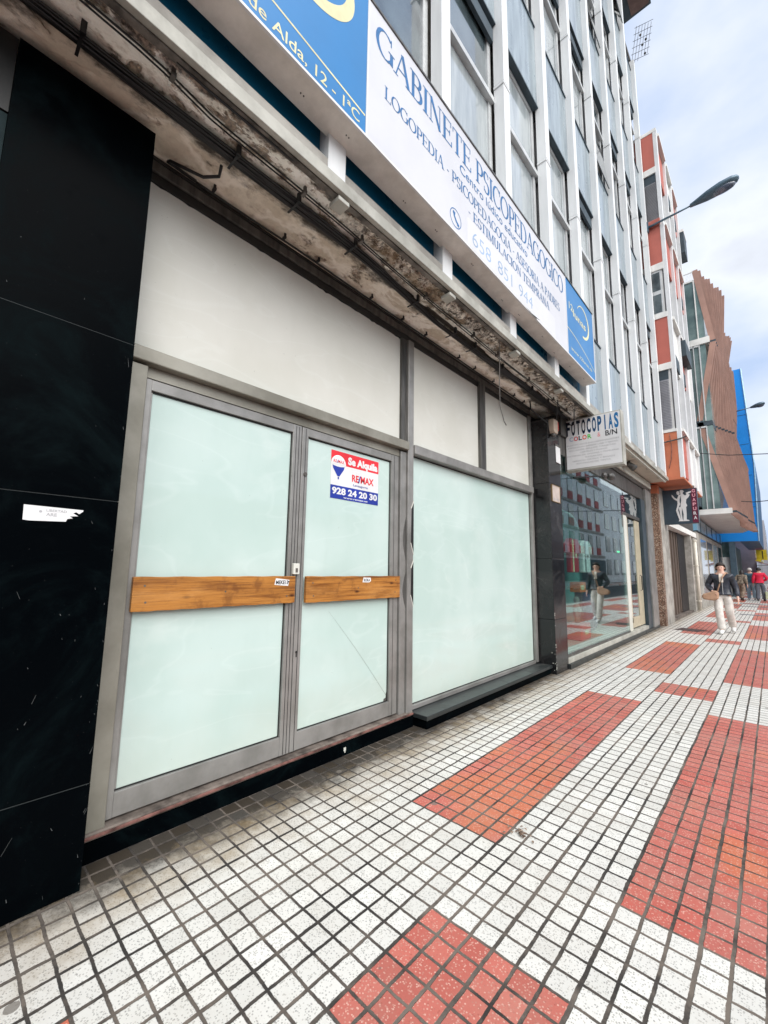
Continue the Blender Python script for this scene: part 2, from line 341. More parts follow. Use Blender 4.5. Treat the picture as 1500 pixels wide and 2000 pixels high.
def m_wood():
    t = NT('varnished_pine')
    n = t.noise(2.6, 9, .7, t.map((1, .55, 10)), .25); c = t.mix(t.ramp(n, .36, .60), (.17, .058, .010), (.42, .175, .035))
    f = t.ramp(t.noise(5, 9, .75, t.map((1, .6, 34))), .48, .66); c = t.mix(t.m('MULTIPLY', f, .6), c, (.11, .032, .006))
    bl = t.ramp(t.noise(6.5, 6, .7), .52, .66); c = t.mix(t.m('MULTIPLY', bl, .55), c, (.13, .042, .010))
    kn = t.vor(4.2, t.map((1, 1, 2.4), (0, .4, .3))); c = t.mix(t.ramp(kn, .16, .06), c, (.05, .013, .004))
    lt = t.ramp(t.noise(1.6, 5, .6, t.map((1, 1, 3), (0, 2.3, 1))), .54, .68); c = t.mix(t.m('MULTIPLY', lt, .4), c, (.55, .27, .08))
    t.bump(t.m('ADD', n, f), .25, .002)
    return t.fin(c, .4, 0, .4)

def m_speckle():
    t = NT('brown_pebbledash'); ch = t.vor(60, out='Color'); s = t.n('ShaderNodeSeparateColor'); t.l(ch, s.inputs[0])
    c = t.mix(s.outputs[0], (.055, .03, .02), (.26, .15, .10)); c = t.mix(t.m('GREATER_THAN', s.outputs[1], .86), c, (.45, .36, .28))
    t.bump(t.vor(60), .5, .004)
    return t.fin(c, .6, 0, .4)

def m_glass(name, tint=(.8, .92, .9), minr=.03, opac=0.):
    t = NT(name); t.t.nodes.remove(t.p)
    tr = t.n('ShaderNodeBsdfTransparent'); tr.inputs[0].default_value = (*tint, 1)
    gl = t.n('ShaderNodeBsdfGlossy'); gl.inputs['Roughness'].default_value = .012; gl.inputs['Color'].default_value = (.95, 1, 1, 1)
    fr = t.n('ShaderNodeLayerWeight'); fr.inputs['Blend'].default_value = .5
    f = t.m('MINIMUM', t.m('ADD', t.m('MULTIPLY', t.m('POWER', fr.outputs['Facing'], 4.5), 1.5), minr), .9)
    mx = t.n('ShaderNodeMixShader'); t.l(f, mx.inputs[0]); t.l(tr.outputs[0], mx.inputs[1]); t.l(gl.outputs[0], mx.inputs[2])
    t.l(mx.outputs[0], t.out.inputs[0]); return t.mat

M = {}
M['tiles'] = m_tiles()
M['black'] = m_stone('polished_black_stone', (.0008, .0014, .002), (.004, .009, .010), .28, .8, .014)
M['black2'] = m_stone('polished_dark_marble', (.010, .010, .011), (.06, .056, .054), .13, .8, .45)
M['granite'] = m_stone('black_granite_ledge', (.018, .022, .023), (.07, .07, .065), .32)
M['whitepl'] = m_soffit_white(); M['brownpl'] = m_soffit_brown()
M['alu'] = PM('weathered_aluminium', (.20, .188, .15), .42, .3, .1, 2, (.30, .285, .24), dirt=(.085, .07, .048), dirt_amt=.8)
M['alu2'] = PM('grey_aluminium', (.22, .215, .20), .38, .35, .1, 3, (.31, .30, .285), dirt=(.085, .075, .062), dirt_amt=.75)
M['aludark'] = PM('dark_bronze_aluminium', (.05, .048, .045), .42, .2, .3, 5, (.12, .115, .105), dirt=(.02, .018, .015), dirt_amt=.5, streak=True)
M['seal'] = PM('black_rubber', (.008, .008, .008), .5, 0, .2)
M['board'] = m_frost('painted_white_board', (.55, .545, .49), (.60, .595, .545), coat=0.)
M['frost'] = m_frost('whitewashed_glass', (.43, .545, .505), (.49, .595, .56))
M['wood'] = m_wood()
M['timber'] = PM('grimy_threshold', (.07, .055, .045), .7, 0, .4, 7, (.20, .165, .14), dirt=(.03, .024, .02), dirt_amt=.8)
M['redline'] = PM('rusty_edge_strip', (.045, .02, .015), .6, .2, .3, 9, (.26, .12, .10))
M['cable'] = PM('black_cable', (.006, .006, .007), .5)
M['clip'] = PM('dirty_clip', (.10, .09, .08), .6, .2, .3)
M['edge'] = PM('dirty_grey_metal_edge', (.36, .35, .305), .6, .1, .2, 3, (.46, .45, .40), dirt=(.05, .042, .036), dirt_amt=.8)
M['signbox'] = PM('cream_sign_casing', (.66, .63, .57), .5, 0, .1, 2, (.74, .71, .65), dirt=(.40, .36, .31), dirt_amt=.3, streak=True)
M['signwhite'] = PM('white_sign_face', (.58, .58, .61), .38, 0, .05, 1.2, dirt=(.50, .47, .43), dirt_amt=.4)
M['signblue'] = PM('blue_sign_face', (.015, .17, .42), .38, 0, .05, 1.5)
M['txtblue'] = PM('blue_lettering', (.012, .115, .30), .45); M['txtpale'] = PM('faded_blue_lettering', (.27, .38, .54), .5)
M['cream'] = PM('cream_lettering', (.66, .61, .36), .5); M['white'] = PM('white_paint', (.66, .66, .66), .5, 0, .05)
M['fin'] = PM('white_facade_fin', (.70, .71, .71), .5, 0, .07, 2, dirt=(.36, .35, .33), dirt_amt=.4, streak=True)
M['bluepanel'] = PM('deep_blue_panel', (.004, .10, .19), .3, 0, .15, 3)
M['spandrel'] = PM('streaked_blue_grey_glass', (.155, .215, .255), .3, .0, .25, 2.6, (.29, .355, .385), streak=True, coat=.5)
M['winglass'] = PM('curtained_window_glass', (.30, .345, .36), .2, 0, .25, 1.0, (.50, .54, .545), streak=True, coat=.9)
M['darkglass'] = PM('dark_window_glass', (.03, .045, .055), .12, 0, .4, 2, (.10, .13, .14), coat=.9)
M['winframe'] = PM('grey_window_frame', (.55, .56, .56), .45, .3, .12, 4)
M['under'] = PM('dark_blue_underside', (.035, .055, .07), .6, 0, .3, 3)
M['red'] = PM('red_sign_paint', (.65, .02, .03), .4); M['navy'] = PM('navy_sign_paint', (.01, .03, .28), .4)
M['txtblack'] = PM('black_lettering', (.01, .01, .015), .5); M['grey'] = PM('grey_lettering', (.35, .35, .36), .5)
M['glass'] = m_glass('shop_window_glass'); M['glassdark'] = m_glass('tinted_glass', (.5, .6, .6), .05)
M['speck'] = m_speckle()
M['concrete'] = PM('worn_grey_render', (.30, .28, .25), .8, 0, .25, 3, (.42, .40, .36), bump=.3, dirt=(.10, .08, .07), dirt_amt=.6)
M['interior'] = PM('dim_shop_wall', (.14, .24, .22), .6, 0, .3, 2)
M['floor_in'] = PM('pale_shop_floor', (.45, .43, .38), .35, 0, .15, 3)
M['orange'] = PM('salmon_render_panel', (.42, .115, .085), .7, 0, .08, 2, bump=.15)
M['orange2'] = PM('orange_render_panel', (.50, .155, .075), .7, 0, .08, 2, bump=.15)
M['offwhite'] = PM('off_white_render', (.70, .69, .66), .7, 0, .08, 3, dirt=(.35, .30, .26), dirt_amt=.4)
M['louvre'] = PM('grey_louvre', (.30, .30, .33), .5, .2, .1)
M['slat'] = PM('brown_composite_slat', (.35, .20, .155), .6, 0, .12, 1.6)
M['teal'] = PM('green_tinted_glass', (.09, .15, .16), .2, 0, .3, .8, (.20, .28, .27), coat=.3)
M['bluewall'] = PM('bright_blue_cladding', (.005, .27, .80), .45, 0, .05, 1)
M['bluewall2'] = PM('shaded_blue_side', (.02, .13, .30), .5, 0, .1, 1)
M['lamp'] = PM('grey_blue_lamp_housing', (.09, .14, .18), .4, .3, .15)
M['lens'] = PM('smoked_lamp_lens', (.10, .12, .17), .2, 0, .2, coat=.8)
M['pipe'] = PM('cream_drainpipe', (.62, .58, .50), .5, 0, .1, dirt=(.2, .15, .1), dirt_amt=.5)
M['doorcream'] = PM('champagne_door_frame', (.52, .46, .33), .4, .3, .1)
M['asphalt'] = PM('asphalt', (.05, .05, .052), .85, 0, .2, 8, bump=.4)
M['kerb'] = PM('kerb_stone', (.33, .32, .30), .8, 0, .15, 4)
M['rib'] = PM('dark_doorway_paint', (.09, .065, .05), .6, 0, .3, 3, streak=True)
M['yellow'] = PM('yellow_sign', (.85, .62, .02), .5)
# ================================================================== SETTING
box('sidewalk', M['tiles'], None, -1.2, 4.3, -4, 90, -.12, 0, kind='structure')
box('kerb', M['kerb'], None, 4.302, 4.45, -4, 90, -.14, .004, kind='structure')
box('road', M['asphalt'], None, 4.452, 10.4, -4, 90, -.16, -.12, kind='structure')
box('opposite_sidewalk', M['tiles'], None, 10.402, 12.98, -4, 90, -.14, .0, kind='structure')
box('ground', M['asphalt'], None, -400, 400, -300, 600, -.4, -.20, kind='structure')

# ================================================================== OFFICE BUILDING (upper floors)
ob = thing('office_building', 'tall office block with white vertical fins and blue-grey panels above the vacant shop', 'building', (0, 0, 4))
PITCH = 1.3; FX0, FX1 = .34, .47
YE = 13.36
# core walls
w = MB(); w.box(-9, .20, -4, YE-.02, 4.12, 17.2); w.box(-9, .20, -4, 12.1, 17.2, 19.0); w.box(-9, -.62, -4, 6.64, 0, 3.96); w.build('wall', M['concrete'], ob)
slab = MB(); slab.box(-9, .46, -4, YE, 3.985, 4.115); slab.build('floor_slab', M['concrete'], ob)
def panelY(k): return 1.63+PITCH*k-.15, 1.63+PITCH*k      # fin k spans these Ys
fins = []
for k in range(-4, 10):
    a, b = panelY(k)
    f = MB(); top = 18.9 if k < 9 else 17.3
    zj = 4.0; zs = [4.0, 7.35, 10.95, 14.55, top]
    for i in range(4): f.box(FX0, FX1-(0 if i % 2 else .003), a, b, zs[i]+.004, zs[i+1])
    for z in zs[1:4]: f.box(FX0, FX1+.004, a-.012, b+.004, z-.05, z-.02)
    f.build('fin', M['fin'], ob)
levels = [(4.118, 5.55, 's0'), (5.55, 8.23, 'w1'), (8.23, 9.70, 's'), (9.70, 11.85, 'w'), (11.85, 13.36, 's'), (13.36, 15.45, 'w'), (15.45, 17.0, 's'), (17.0, 18.6, 'w')]
rnd = random.Random(3)
for k in range(-4, 9):
    y0 = panelY(k)[1]+.002; y1 = panelY(k+1)[0]-.002
    if k == 8: y1 = panelY(9)[0]-.002
    for (z0, z1, kd) in levels:
        if z1 > 17.2 and k >= 8: continue
        if kd[0] == 's':
            mt = M['bluepanel'] if (kd == 's0' and k < 4) else M['spandrel']
            p = MB(); p.box(.21, .37, y0, y1, z0+.03, z1-.03).build('spandrel', mt, ob)
            box('top_trim', M['under'], ob, .21, .385, y0, y1, z1-.028, z1); box('bottom_trim', M['under'] if kd != 's0' else M['edge'], ob, .21, .385, y0, y1, z0+.001, z0+.027)
        else:
            tilt = rnd.random()
            zt = z0+.60*(z1-z0) if kd == 'w1' else z1-.72
            fr = MB(); xw = .25
            fr.box(xw, xw+.05, y0, y0+.05, z0, z1); fr.box(xw, xw+.05, y1-.07, y1, z0, z1)
            fr.box(xw, xw+.052, y0+.05, y1-.07, z0, z0+.05); fr.box(xw, xw+.052, y0+.05, y1-.07, z1-.05, z1)
            fr.box(xw, .345, y0, y1, zt-.04, zt+.03)
            frame = fr.build('window', M['winframe'], ob)
            gl = M['winglass'] if rnd.random() < .72 else M['darkglass']
            if 5 <= k and z0 > 9 and rnd.random() < .5: gl = M['darkglass']
            box('upper_pane', gl, frame, xw+.01, xw+.03, y0+.052, y1-.072, zt+.032, z1-.052)
            gl2 = M['winglass'] if rnd.random() < .7 else M['darkglass']
            # lower sash: some stand ajar, hinged at the transom
            if tilt < .22 and kd != 'w1':
                h = zt-.045-(z0+.055); d = .10+.12*rnd.random()
                s = MB(); s.add([(xw+.03, y0+.055, zt-.045), (xw+.03, y1-.075, zt-.045), (xw+.03+d, y1-.075, z0+.055), (xw+.03+d, y0+.055, z0+.055),
                                 (xw+.01, y0+.055, zt-.045), (xw+.01, y1-.075, zt-.045), (xw+.01+d, y1-.075, z0+.055), (xw+.01+d, y0+.055, z0+.055)],
                                [(0, 3, 2, 1), (4, 5, 6, 7), (0, 1, 5, 4), (1, 2, 6, 5), (2, 3, 7, 6), (3, 0, 4, 7)]); s.build('lower_pane', gl2, frame)
            else: box('lower_pane', gl2, frame, xw+.01, xw+.03, y0+.052, y1-.072, z0+.052, zt-.042)
            if rnd.random() < .5:
                bl = MB(); bl.box(xw+.055, xw+.10, y0+.01, y1-.01, z1-.24, z1-.052); bl.build('head_shade_box', M['under'], frame)  # dark box puts the recess shade below the spandrel into colour
# protruding roof slab
rf = MB(); rf.box(-1, 1.02, 9.5, 13.3, 18.95, 19.3); rf.build('roof_slab', M['under'], ob)
rb = MB(); rb.box(.25, .95, 12.1, 12.3, 18.6, 18.94); rb.box(.50, .98, 9.6, 13.2, 18.90, 18.945); rb.build('roof_beam', PM('brown_soffit', (.16, .09, .08), .7, 0, .4, 2, (.22, .14, .12)), ob)

# slab edge, soffits
ed = MB(); ed.box(.462, .50, -4, 13.36, 3.915, 4.003); 
box('sooty_moulding', PM('sooty_moulding', (.06, .052, .045), .8, 0, .5, 6, (.20, .18, .155)), ob, .425, .4605, -4, 7.2, 3.905, 3.935)
ed.build('slab_edge', M['edge'], ob, bevel=.004)
def soffit(name, mat, x0, x1, y0, y1, z, amp, nx, ny, seed, sag=.02):
    vs = []; fs = []
    for j in range(ny+1):
        for i in range(nx+1):
            x = x0+(x1-x0)*i/nx; y = y0+(y1-y0)*j/ny
            n = noise.fractal(Vector((x*6+seed, y*3.2, seed)), 1.0, 2.0, 6)
            n2 = noise.noise(Vector((x*2.2+seed, y*1.1, 3+seed)))
            d = amp*n + (sag if n2+.35*n > .12 else 0)
            vs.append((x, y, z-d))
    for j in range(ny):
        for i in range(nx):
            a = j*(nx+1)+i; fs.append((a, a+nx+1, a+nx+2, a+1))
    return MB().add(vs, fs).build(name, mat, ob, smooth=False)
soffit('peeling_soffit', M['whitepl'], .16, .465, -1, 7.2, 3.945, .012, 26, 420, 3.3, .016)
soffit('stained_soffit', M['brownpl'], -.34, .17, -1, 6.64, 3.965, .006, 20, 220, 9.1, .006)
box('soffit_board', PM('cream_soffit_board', (.50, .46, .38), .6, 0, .12, 1.5), ob, .07, .46, 7.2, 13.34, 3.90, 3.96)
tr = MB(); tr.box(.40, .445, 7.2, 13.3, 3.865, 3.898); 
for y in (8.6, 9.9, 11.3, 12.6): tr.box(.37, .45, y, y+.05, 3.855, 3.90)
tr.build('soffit_trim', M['board'], ob)
bm_ = MB(); bm_.box(-.62, .065, 6.64, 13.36, 3.62, 3.96); bm_.build('shop_beam', M['aludark'], ob)
box('beam_strip', M['board'], ob, .067, .10, 7.2, 13.2, 3.70, 3.86)

# ---------------- pillars
p1 = thing('stone_pillar', 'wide black polished stone pillar on the left edge with a torn white sticker on it', 'pillar', (0, .3, 0))
zz = [0, .445, 1.76, 2.60, 3.895]
for i in range(4): box('stone_slab', M['black'], p1, -.60, 0-(.0015 if i % 2 else 0), .015, .605, zz[i]+(.004 if i else 0), zz[i+1])
box('mortar', PM('grey_mortar', (.02, .026, .026), .7), p1, -.58, -.0025, .02, .60, .2, 3.8)
sx = MB(); q = random.Random(21)
for i in range(46):
    y = q.uniform(.05, .60) if i % 3 else q.uniform(.585, .603); z = q.uniform(.02, 1.35) if i % 5 else q.uniform(1.3, 3.0); a_ = q.uniform(-.5, .5)+math.pi/2; L_ = q.uniform(.003, .016) if i % 7 else q.uniform(.03, .07); w_ = q.uniform(.0006, .0018)
    dy, dz = math.cos(a_)*L_, math.sin(a_)*L_
    sx.add([(.0008, y-w_, z), (.0008, y+w_, z), (.0008, y+dy+w_*.4, z+dz), (.0008, y+dy-w_*.4, z+dz)], [(0, 1, 2, 3)])
sx.build('scuff_marks', PM('grey_scuffs', (.06, .065, .065), .8, 0, .4, 30), p1)
p2 = thing('stone_pillar', 'narrow dark marble pillar between the whitewashed window and the glass shop window', 'pillar', (0, 6.3, 0))
zz = [0, .75, 1.62, 2.75, 3.75]
for i in range(4): box('stone_slab', M['black2'], p2, -.60, .045-(.0015 if i % 2 else 0), 6.13, 6.60, zz[i]+(.003 if i else 0), zz[i+1], bevel=.004)
chip = MB(); rc = random.Random(5)
for i in range(16):
    z = .06+rc.random()**2*.8; s = .004+.007*rc.random(); chip.box(.0445, .0465, 6.126+rc.random()*.012, 6.132+s, z, z+s*1.6)
for i in range(7):
    z = .05+rc.random()*.3; x = -.05+.09*rc.random(); s = .006+.006*rc.random(); chip.box(x, x+s, 6.1275, 6.131, z, z+s)
chip.build('chipped_edge', M['board'], p2)
nb = thing('neighbouring_shop_front', 'dark greenish glass shop front cut off at the far left edge of the photo', 'shop front', (0, -1, 0))
box('panel', PM('dark_green_glass', (.018, .03, .034), .6, 0, .3, 1.2, (.035, .055, .058), spec=.05), nb, -.2, -.03, -2.5, .013, 0, 3.5)
box('fascia', M['seal'], nb, -.3, -.02, -2.5, .013, 3.503, 3.9)

# ================================================================== VACANT SHOPFRONT
sf = thing('vacant_shopfront', 'closed shopfront with whitewashed glass double doors and a big whitewashed window in grey aluminium frames', 'shop front', (-.25, 3, 0))
A = M['alu']; A2 = M['alu2']
# jambs and posts
fr = MB(); fr.box(-.33, -.19, .608, .735, .13, 2.60); fr.build('jamb', A, sf, bevel=.004)
po = MB(); po.box(-.33, -.205, 3.02, 3.105, .10, 2.598); po.box(-.33, -.185, 3.108, 3.195, .10, 3.80); po.build('post', A2, sf, bevel=.005)
du = MB(); du.box(-.33, -.212, 3.03, 3.104, 2.705, 3.80); du.build('post_upper', M['aludark'], sf, bevel=.003)
# transom: light proud bar with a dark recess below
ts = MB(); ts.box(-.33, -.165, .608, 3.104, 2.615, 2.70); ts.build('transom', A, sf, bevel=.006)
t2 = MB(); t2.box(-.33, -.165, 3.198, 6.06, 2.60, 2.695); t2.build('transom', M['alu2'], sf, bevel=.006)
tr = MB(); tr.box(-.33, -.225, .737, 3.018, 2.545, 2.612); tr.build('door_head', A, sf)
rp_ = MB(); rp_.box(-.33, -.20, 6.05, 6.12, .14, 3.83); rp_.build('jamb', A2, sf, bevel=.006)
up_ = MB(); up_.box(-.33, -.200, 4.565, 4.70, 2.698, 3.86); up_.build('post_upper', M['aludark'], sf, bevel=.003)
hd = MB(); hd.box(-.33, -.205, .608, 6.12, 3.932, 3.955); hd.box(-.33, -.226, .608, 6.049, 3.80, 3.862); hd.build('head_frame', M['seal'], sf, bevel=.002)
hd = MB(); hd.box(-.33, -.21, .608, 6.12, 3.864, 3.930); hd.build('head_bar', M['aludark'], sf, bevel=.004)
# upper boards with a slightly ragged top
def ragged(y0, y1, z0, z1, seed, x=-.238):
    q = random.Random(seed); n = int((y1-y0)/.035); pts = [(y0, z0), (y1, z0)]
    for i in range(n+1):
        y = y1-(y1-y0)*i/n; j = 0
        if q.random() < .3: j = -.012*q.random()
        pts.append((y, z1+j))
    m = MB(); m.px(pts, x-.02, x); return m
for (a, b, s) in ((.612, 3.03, 1), (3.195, 4.563, 2), (4.702, 6.048, 3)):
    ragged(a, b, 2.703, 3.797 if s == 1 else 3.815, s).build('fascia_board', M['board'], sf)
box('backing', M['seal'], sf, -.36, -.31, .62, 6.1, 2.72, 3.86)
# two door leaves
def leaf(y0, y1, sl, sr, kn):
    d = MB()
    d.box(-.285, -.225, y0, y0+sl, .145, 2.54); d.box(-.285, -.225, y1-sr, y1, .145, 2.54)
    d.box(-.285, -.227, y0+sl, y1-sr, .145, .268); d.box(-.285, -.227, y0+sl, y1-sr, 2.475, 2.54)
    # beads
    d.box(-.28, -.235, y0+sl, y0+sl+.010, .28, 2.465); 
    o = d.build('door', A2, sf, bevel=.003)
    g = MB(); g.box(-.262, -.250, y0+sl+.002, y1-sr-.002, .27, 2.473); g.build('pane', M['frost'], o)
    b = MB(); s = .007
    for (a, c, e, f) in ((y0+sl, y0+sl+s, .268, 2.475), (y1-sr-s, y1-sr, .268, 2.475), (y0+sl+s, y1-sr-s, .268, .268+s), (y0+sl+s, y1-sr-s, 2.475-s*1.4, 2.475)):
        b.box(-.252, -.2445, a, c, e, f)
    b.build('rubber_seal', M['seal'], o)
    return o
d1 = leaf(.742, 1.855, .032, .078, 0); d2 = leaf(1.862, 3.012, .058, .105, 1)
gr = MB()
for y in (1.802, 1.828, 1.893): gr.box(-.2265, -.2235, y, y+.004, .15, 2.53)
gr.box(-.2265, -.2235, 2.945, 2.949, .15, 2.53); gr.build('groove', M['seal'], d1)
lk = MB(); lk.box(-.226, -.200, 1.815, 1.868, 1.395, 1.475); lk.build('latch', M['board'], d1, bevel=.004)
lk = MB(); lk.box(-.2255, -.196, 1.832, 1.85, 1.41, 1.44); lk.build('latch_bolt', M['clip'], d1)
kh = MB(); kh.tube([(-.228, 1.885, .83), (-.222, 1.885, .83)], .009, 10); kh.box(-.227, -.2225, 1.881, 1.889, .795, .83); kh.build('keyhole', M['seal'], d2)
kh = MB(); kh.tube([(-.228, 1.90, 2.165), (-.215, 1.90, 2.165)], .016, 12); kh.build('lock_cylinder', M['clip'], d2)
cr = MB()
for i in range(14):
    a = i/14; b = (i+1)/14
    f = lambda q: (2.20+.71*q, 1.10-.80*q+.018*math.sin(q*3.14))
    (ya, za), (yb, zb) = f(a), f(b); ww = .0006+.0012*a
    cr.add([(-.2488, ya, za-ww), (-.2488, yb, zb-ww), (-.2488, yb, zb+ww), (-.2488, ya, za+ww)], [(0, 1, 2, 3)])
cr.px([(2.86, .275), (2.905, .275), (2.905, .35), (2.893, .34), (2.89, .30), (2.865, .295)], -.2499, -.2482)
cr.build('glass_crack', M['aludark'], d2)
# shop window
wi = MB(); wi.box(-.30, -.215, 3.198, 6.048, .125, .165); wi.build('window', A2, sf, bevel=.004); wobj = sf.children[-1]
box('pane', M['frost'], wobj, -.262, -.248, 3.205, 6.047, .168, 2.597)
b = MB()
for (a, c, e, f) in ((3.197, 3.204, .168, 2.597), (6.041, 6.048, .168, 2.597), (3.204, 6.041, .166, .173), (3.204, 6.041, 2.588, 2.598)): b.box(-.247, -.2425, a, c, e, f)
b.build('rubber_seal', M['seal'], wobj)
# two long dark cut-outs with torn white rim between post and window, and curved dark reflections painted on the post
gp = MB(); gw = MB()
for (za, zb) in ((1.60, 2.10), (1.10, 1.515)):
    pts = [(3.197, za), (3.197, zb), (3.165, zb-.07), (3.158, za+.10)]
    gp.px(pts, -.186, -.1828)
    gw.px([(3.1965, zb), (3.1965, zb+.022), (3.155, zb-.055), (3.1605, zb-.065)], -.186, -.1825); gw.px([(3.1965, za), (3.1965, za-.02), (3.151, za+.095), (3.157, za+.10)], -.186, -.1825)
gp.build('dark_gap', M['seal'], sf); gw.build('torn_film', M['board'], sf)
dn = MB()
for (zc, h) in ((1.74, .21), (1.245, .17)):
    n = 16; pts = [(3.105, zc-h)]+[(3.105-.045*math.sin(math.pi*i/n), zc-h+2*h*i/n) for i in range(1, n)]+[(3.105, zc+h)]
    dn.px(pts, -.207, -.2035)
dn.build('dark_reflection', M['aludark'], sf)
# threshold
th = MB(); th.box(-.33, -.176, .606, 3.19, .098, .133); th.build('threshold', M['timber'], sf, bevel=.006)
th = MB(); th.box(-.178, -.168, .606, 3.19, .108, .122); th.build('threshold_strip', M['redline'], sf, bevel=.002)
box('plinth', M['black'], sf, -.34, -.172, .606, 3.19, 0, .096)
q = MB(); q.box(-.1715, -.1695, 2.33, 2.352, .035, .06); q.box(-.1715, -.1698, 2.338, 2.348, .022, .036); q.build('paint_fleck', M['board'], sf)
# granite ledge
lg = MB(); lg.box(-.34, -.012, 3.192, 6.13, .082, .122); lg.build('ledge', M['granite'], sf, bevel=.005)
lg = MB(); lg.box(-.34, -.035, 3.215, 6.129, 0, .08); lg.build('ledge_base', M['black'], sf, bevel=.003)

# ================================================================== THINGS ON THE VACANT SHOP
def plank(y0, y1, z0, z1, sk, label, seed):
    v = MB(); n = 24
    q = random.Random(seed); pts = []
    for i in range(n+1): pts.append((y0+(y1-y0)*i/n, z1+sk*(i/n)+.0015*math.sin(i*1.3)))
    for i in range(n, -1, -1): pts.append((y0+(y1-y0)*i/n, z0+.0015*math.sin(i*2.1+1)))
    v.px(pts, -.224, -.196); o = v.build('wooden_plank', M['wood'], None, bevel=.003); tag(o, label, 'plank', 'planks screwed across the doors')
    s = MB()
    for (a, c) in ((y0+.06, z1-.05), (y0+.07, z0+.05), (y1-.06, z1-.04), (y1-.07, z0+.05), ((y0+y1)/2, (z0+z1)/2)): s.tube([(-.197, a, c), (-.1945, a, c)], .006, 8)
    s.build('screw', M['clip'], o)
    return o
plank(.762, 1.832, 1.190, 1.382, 0, 'long varnished pine plank across the left door leaf', 1)
plank(1.932, 3.012, 1.182, 1.380, -.002, 'varnished pine plank across the right door leaf, under the estate agent poster', 2)
FX = lambda x: (lambda a, b, e=0: (x+e, a, b))      # facade plane map
st = MB(); st.px([(1.655, 1.322), (1.768, 1.312), (1.778, 1.355), (1.665, 1.368)], -.1958, -.1945); o = st.build('small_sticker', M['white'], None)
tag(o, 'small white sticker with black letters MEKE13 on the left plank', 'sticker')
l = MB(); put_text(l, 'MEKE13', FX(-.1940), 1.666, 1.768, 1.326, 1.352, .03); l.build('lettering', M['txtblack'], o)
st = MB(); st.px([(2.52, 1.327), (2.60, 1.325), (2.622, 1.335), (2.618, 1.365), (2.53, 1.367)], -.1958, -.1945); o = st.build('small_sticker', M['white'], None)
tag(o, 'tiny worn white sticker on the right plank under the poster', 'sticker')
l = MB(); put_text(l, 'ROKA', FX(-.1940), 2.535, 2.61, 1.334, 1.357, .03); l.build('lettering', M['txtblack'], o)
# torn sticker on pillar
tp = [(.245, 1.705), (.247, 1.638), (.27, 1.636), (.40, 1.642), (.405, 1.655), (.425, 1.66), (.413, 1.668), (.445, 1.672), (.425, 1.683), (.435, 1.69), (.448, 1.682), (.462, 1.695), (.463, 1.702)]
st = MB(); st.px(tp, .0002, .0016); o = st.build('torn_sticker', M['white'], None); tag(o, 'torn white paper sticker with small grey letters on the black stone pillar', 'sticker')
l = MB(); put_text(l, 'LIBERTAD', FX(.0021), .325, .40, 1.682, 1.693, .02); put_text(l, 'ARE', FX(.0021), .325, .365, 1.662, 1.676, .03)
l.tube([(.0015, .305, 1.680), (.0021, .305, 1.680)], .006, 12); l.build('lettering', M['grey'], o)

# estate agent poster
po = thing('estate_agent_poster', 'red, white and blue Se Alquila letting poster on the right door pane', 'poster', (-.244, 2.45, 2.2))
Y0, Y1, Z0, Z1 = 2.175, 2.747, 2.022, 2.432
box('sheet', M['white'], po, -.2495, -.2475, Y0, Y1, Z0, Z1)
box('red_band', M['red'], po, -.2473, -.2468, Y0, Y1, Z1-.115, Z1)
box('blue_band', M['navy'], po, -.2473, -.2468, Y0, Y1, Z0, Z0+.113)
f = FX(-.2462)
cx, cz = Y0+.083, Z1-.095
el = lambda a, b, rx, rz, t0, t1, n=24: [(a+rx*math.cos(R(t0+(t1-t0)*i/n)), b+rz*math.sin(R(t0+(t1-t0)*i/n))) for i in range(n+1)]
bw = MB(); bw.px(el(cx, cz-.022, .084, .082, 0, 180), -.2467, -.2464); bw.build('balloon_top', M['white'], po)
bb = MB(); bb.px(el(cx, cz-.012, .079, .072, 12, 168), -.2463, -.2461); bb.build('balloon_stripe', PM('poster_white', (.78, .78, .8), .4), po)
bl = MB()
pts = [(cx-.068, cz-.032)]+[(cx-.068+.136*i/10, cz-.032-.008*math.sin(math.pi*i/10)) for i in range(1, 10)]+[(cx+.068, cz-.032), (cx+.06, cz-.058), (cx+.012, cz-.122), (cx-.012, cz-.122), (cx-.06, cz-.058)]
bl.px(pts, -.2461, -.2458); bl.box(-.2461, -.2458, cx-.007, cx+.007, cz-.148, cz-.128); bl.build('balloon_body', M['navy'], po)
l = MB(); put_text(l, 'Se Alquila', f, Y0+.190, Y1-.014, Z1-.092, Z1-.028, .055); put_text(l, '928 24 20 30', f, Y0+.018, Y1-.014, Z0+.042, Z0+.096, .04)
put_text(l, 'www.remax.es', f, Y0+.145, Y0+.435, Z0+.012, Z0+.027, .02); l.build('white_lettering', M['white'], po)
l = MB(); put_text(l, 'RE', f, Y0+.24, Y0+.322, Z0+.175, Z0+.235, .03); put_text(l, 'MAX', f, Y0+.345, Y0+.51, Z0+.175, Z0+.235, .03)
l.build('red_lettering', M['red'], po); l = MB()
put_text(l, 'RE', FX(-.2456), cx-.058, cx-.018, cz-.006, cz+.020, .02); put_text(l, 'MAX', FX(-.2456), cx-.006, cx+.062, cz-.006, cz+.020, .02)
l.build('balloon_lettering', M['red'], po)
l = MB(); put_text(l, '/', f, Y0+.312, Y0+.348, Z0+.172, Z0+.235, .03); put_text(l, 'Lanzagorta', f, Y0+.255, Y0+.435, Z0+.135, Z0+.153, .01)
put_text(l, '/', FX(-.2456), cx-.02, cx-.004, cz-.008, cz+.022, .02); l.build('navy_lettering', M['navy'], po)

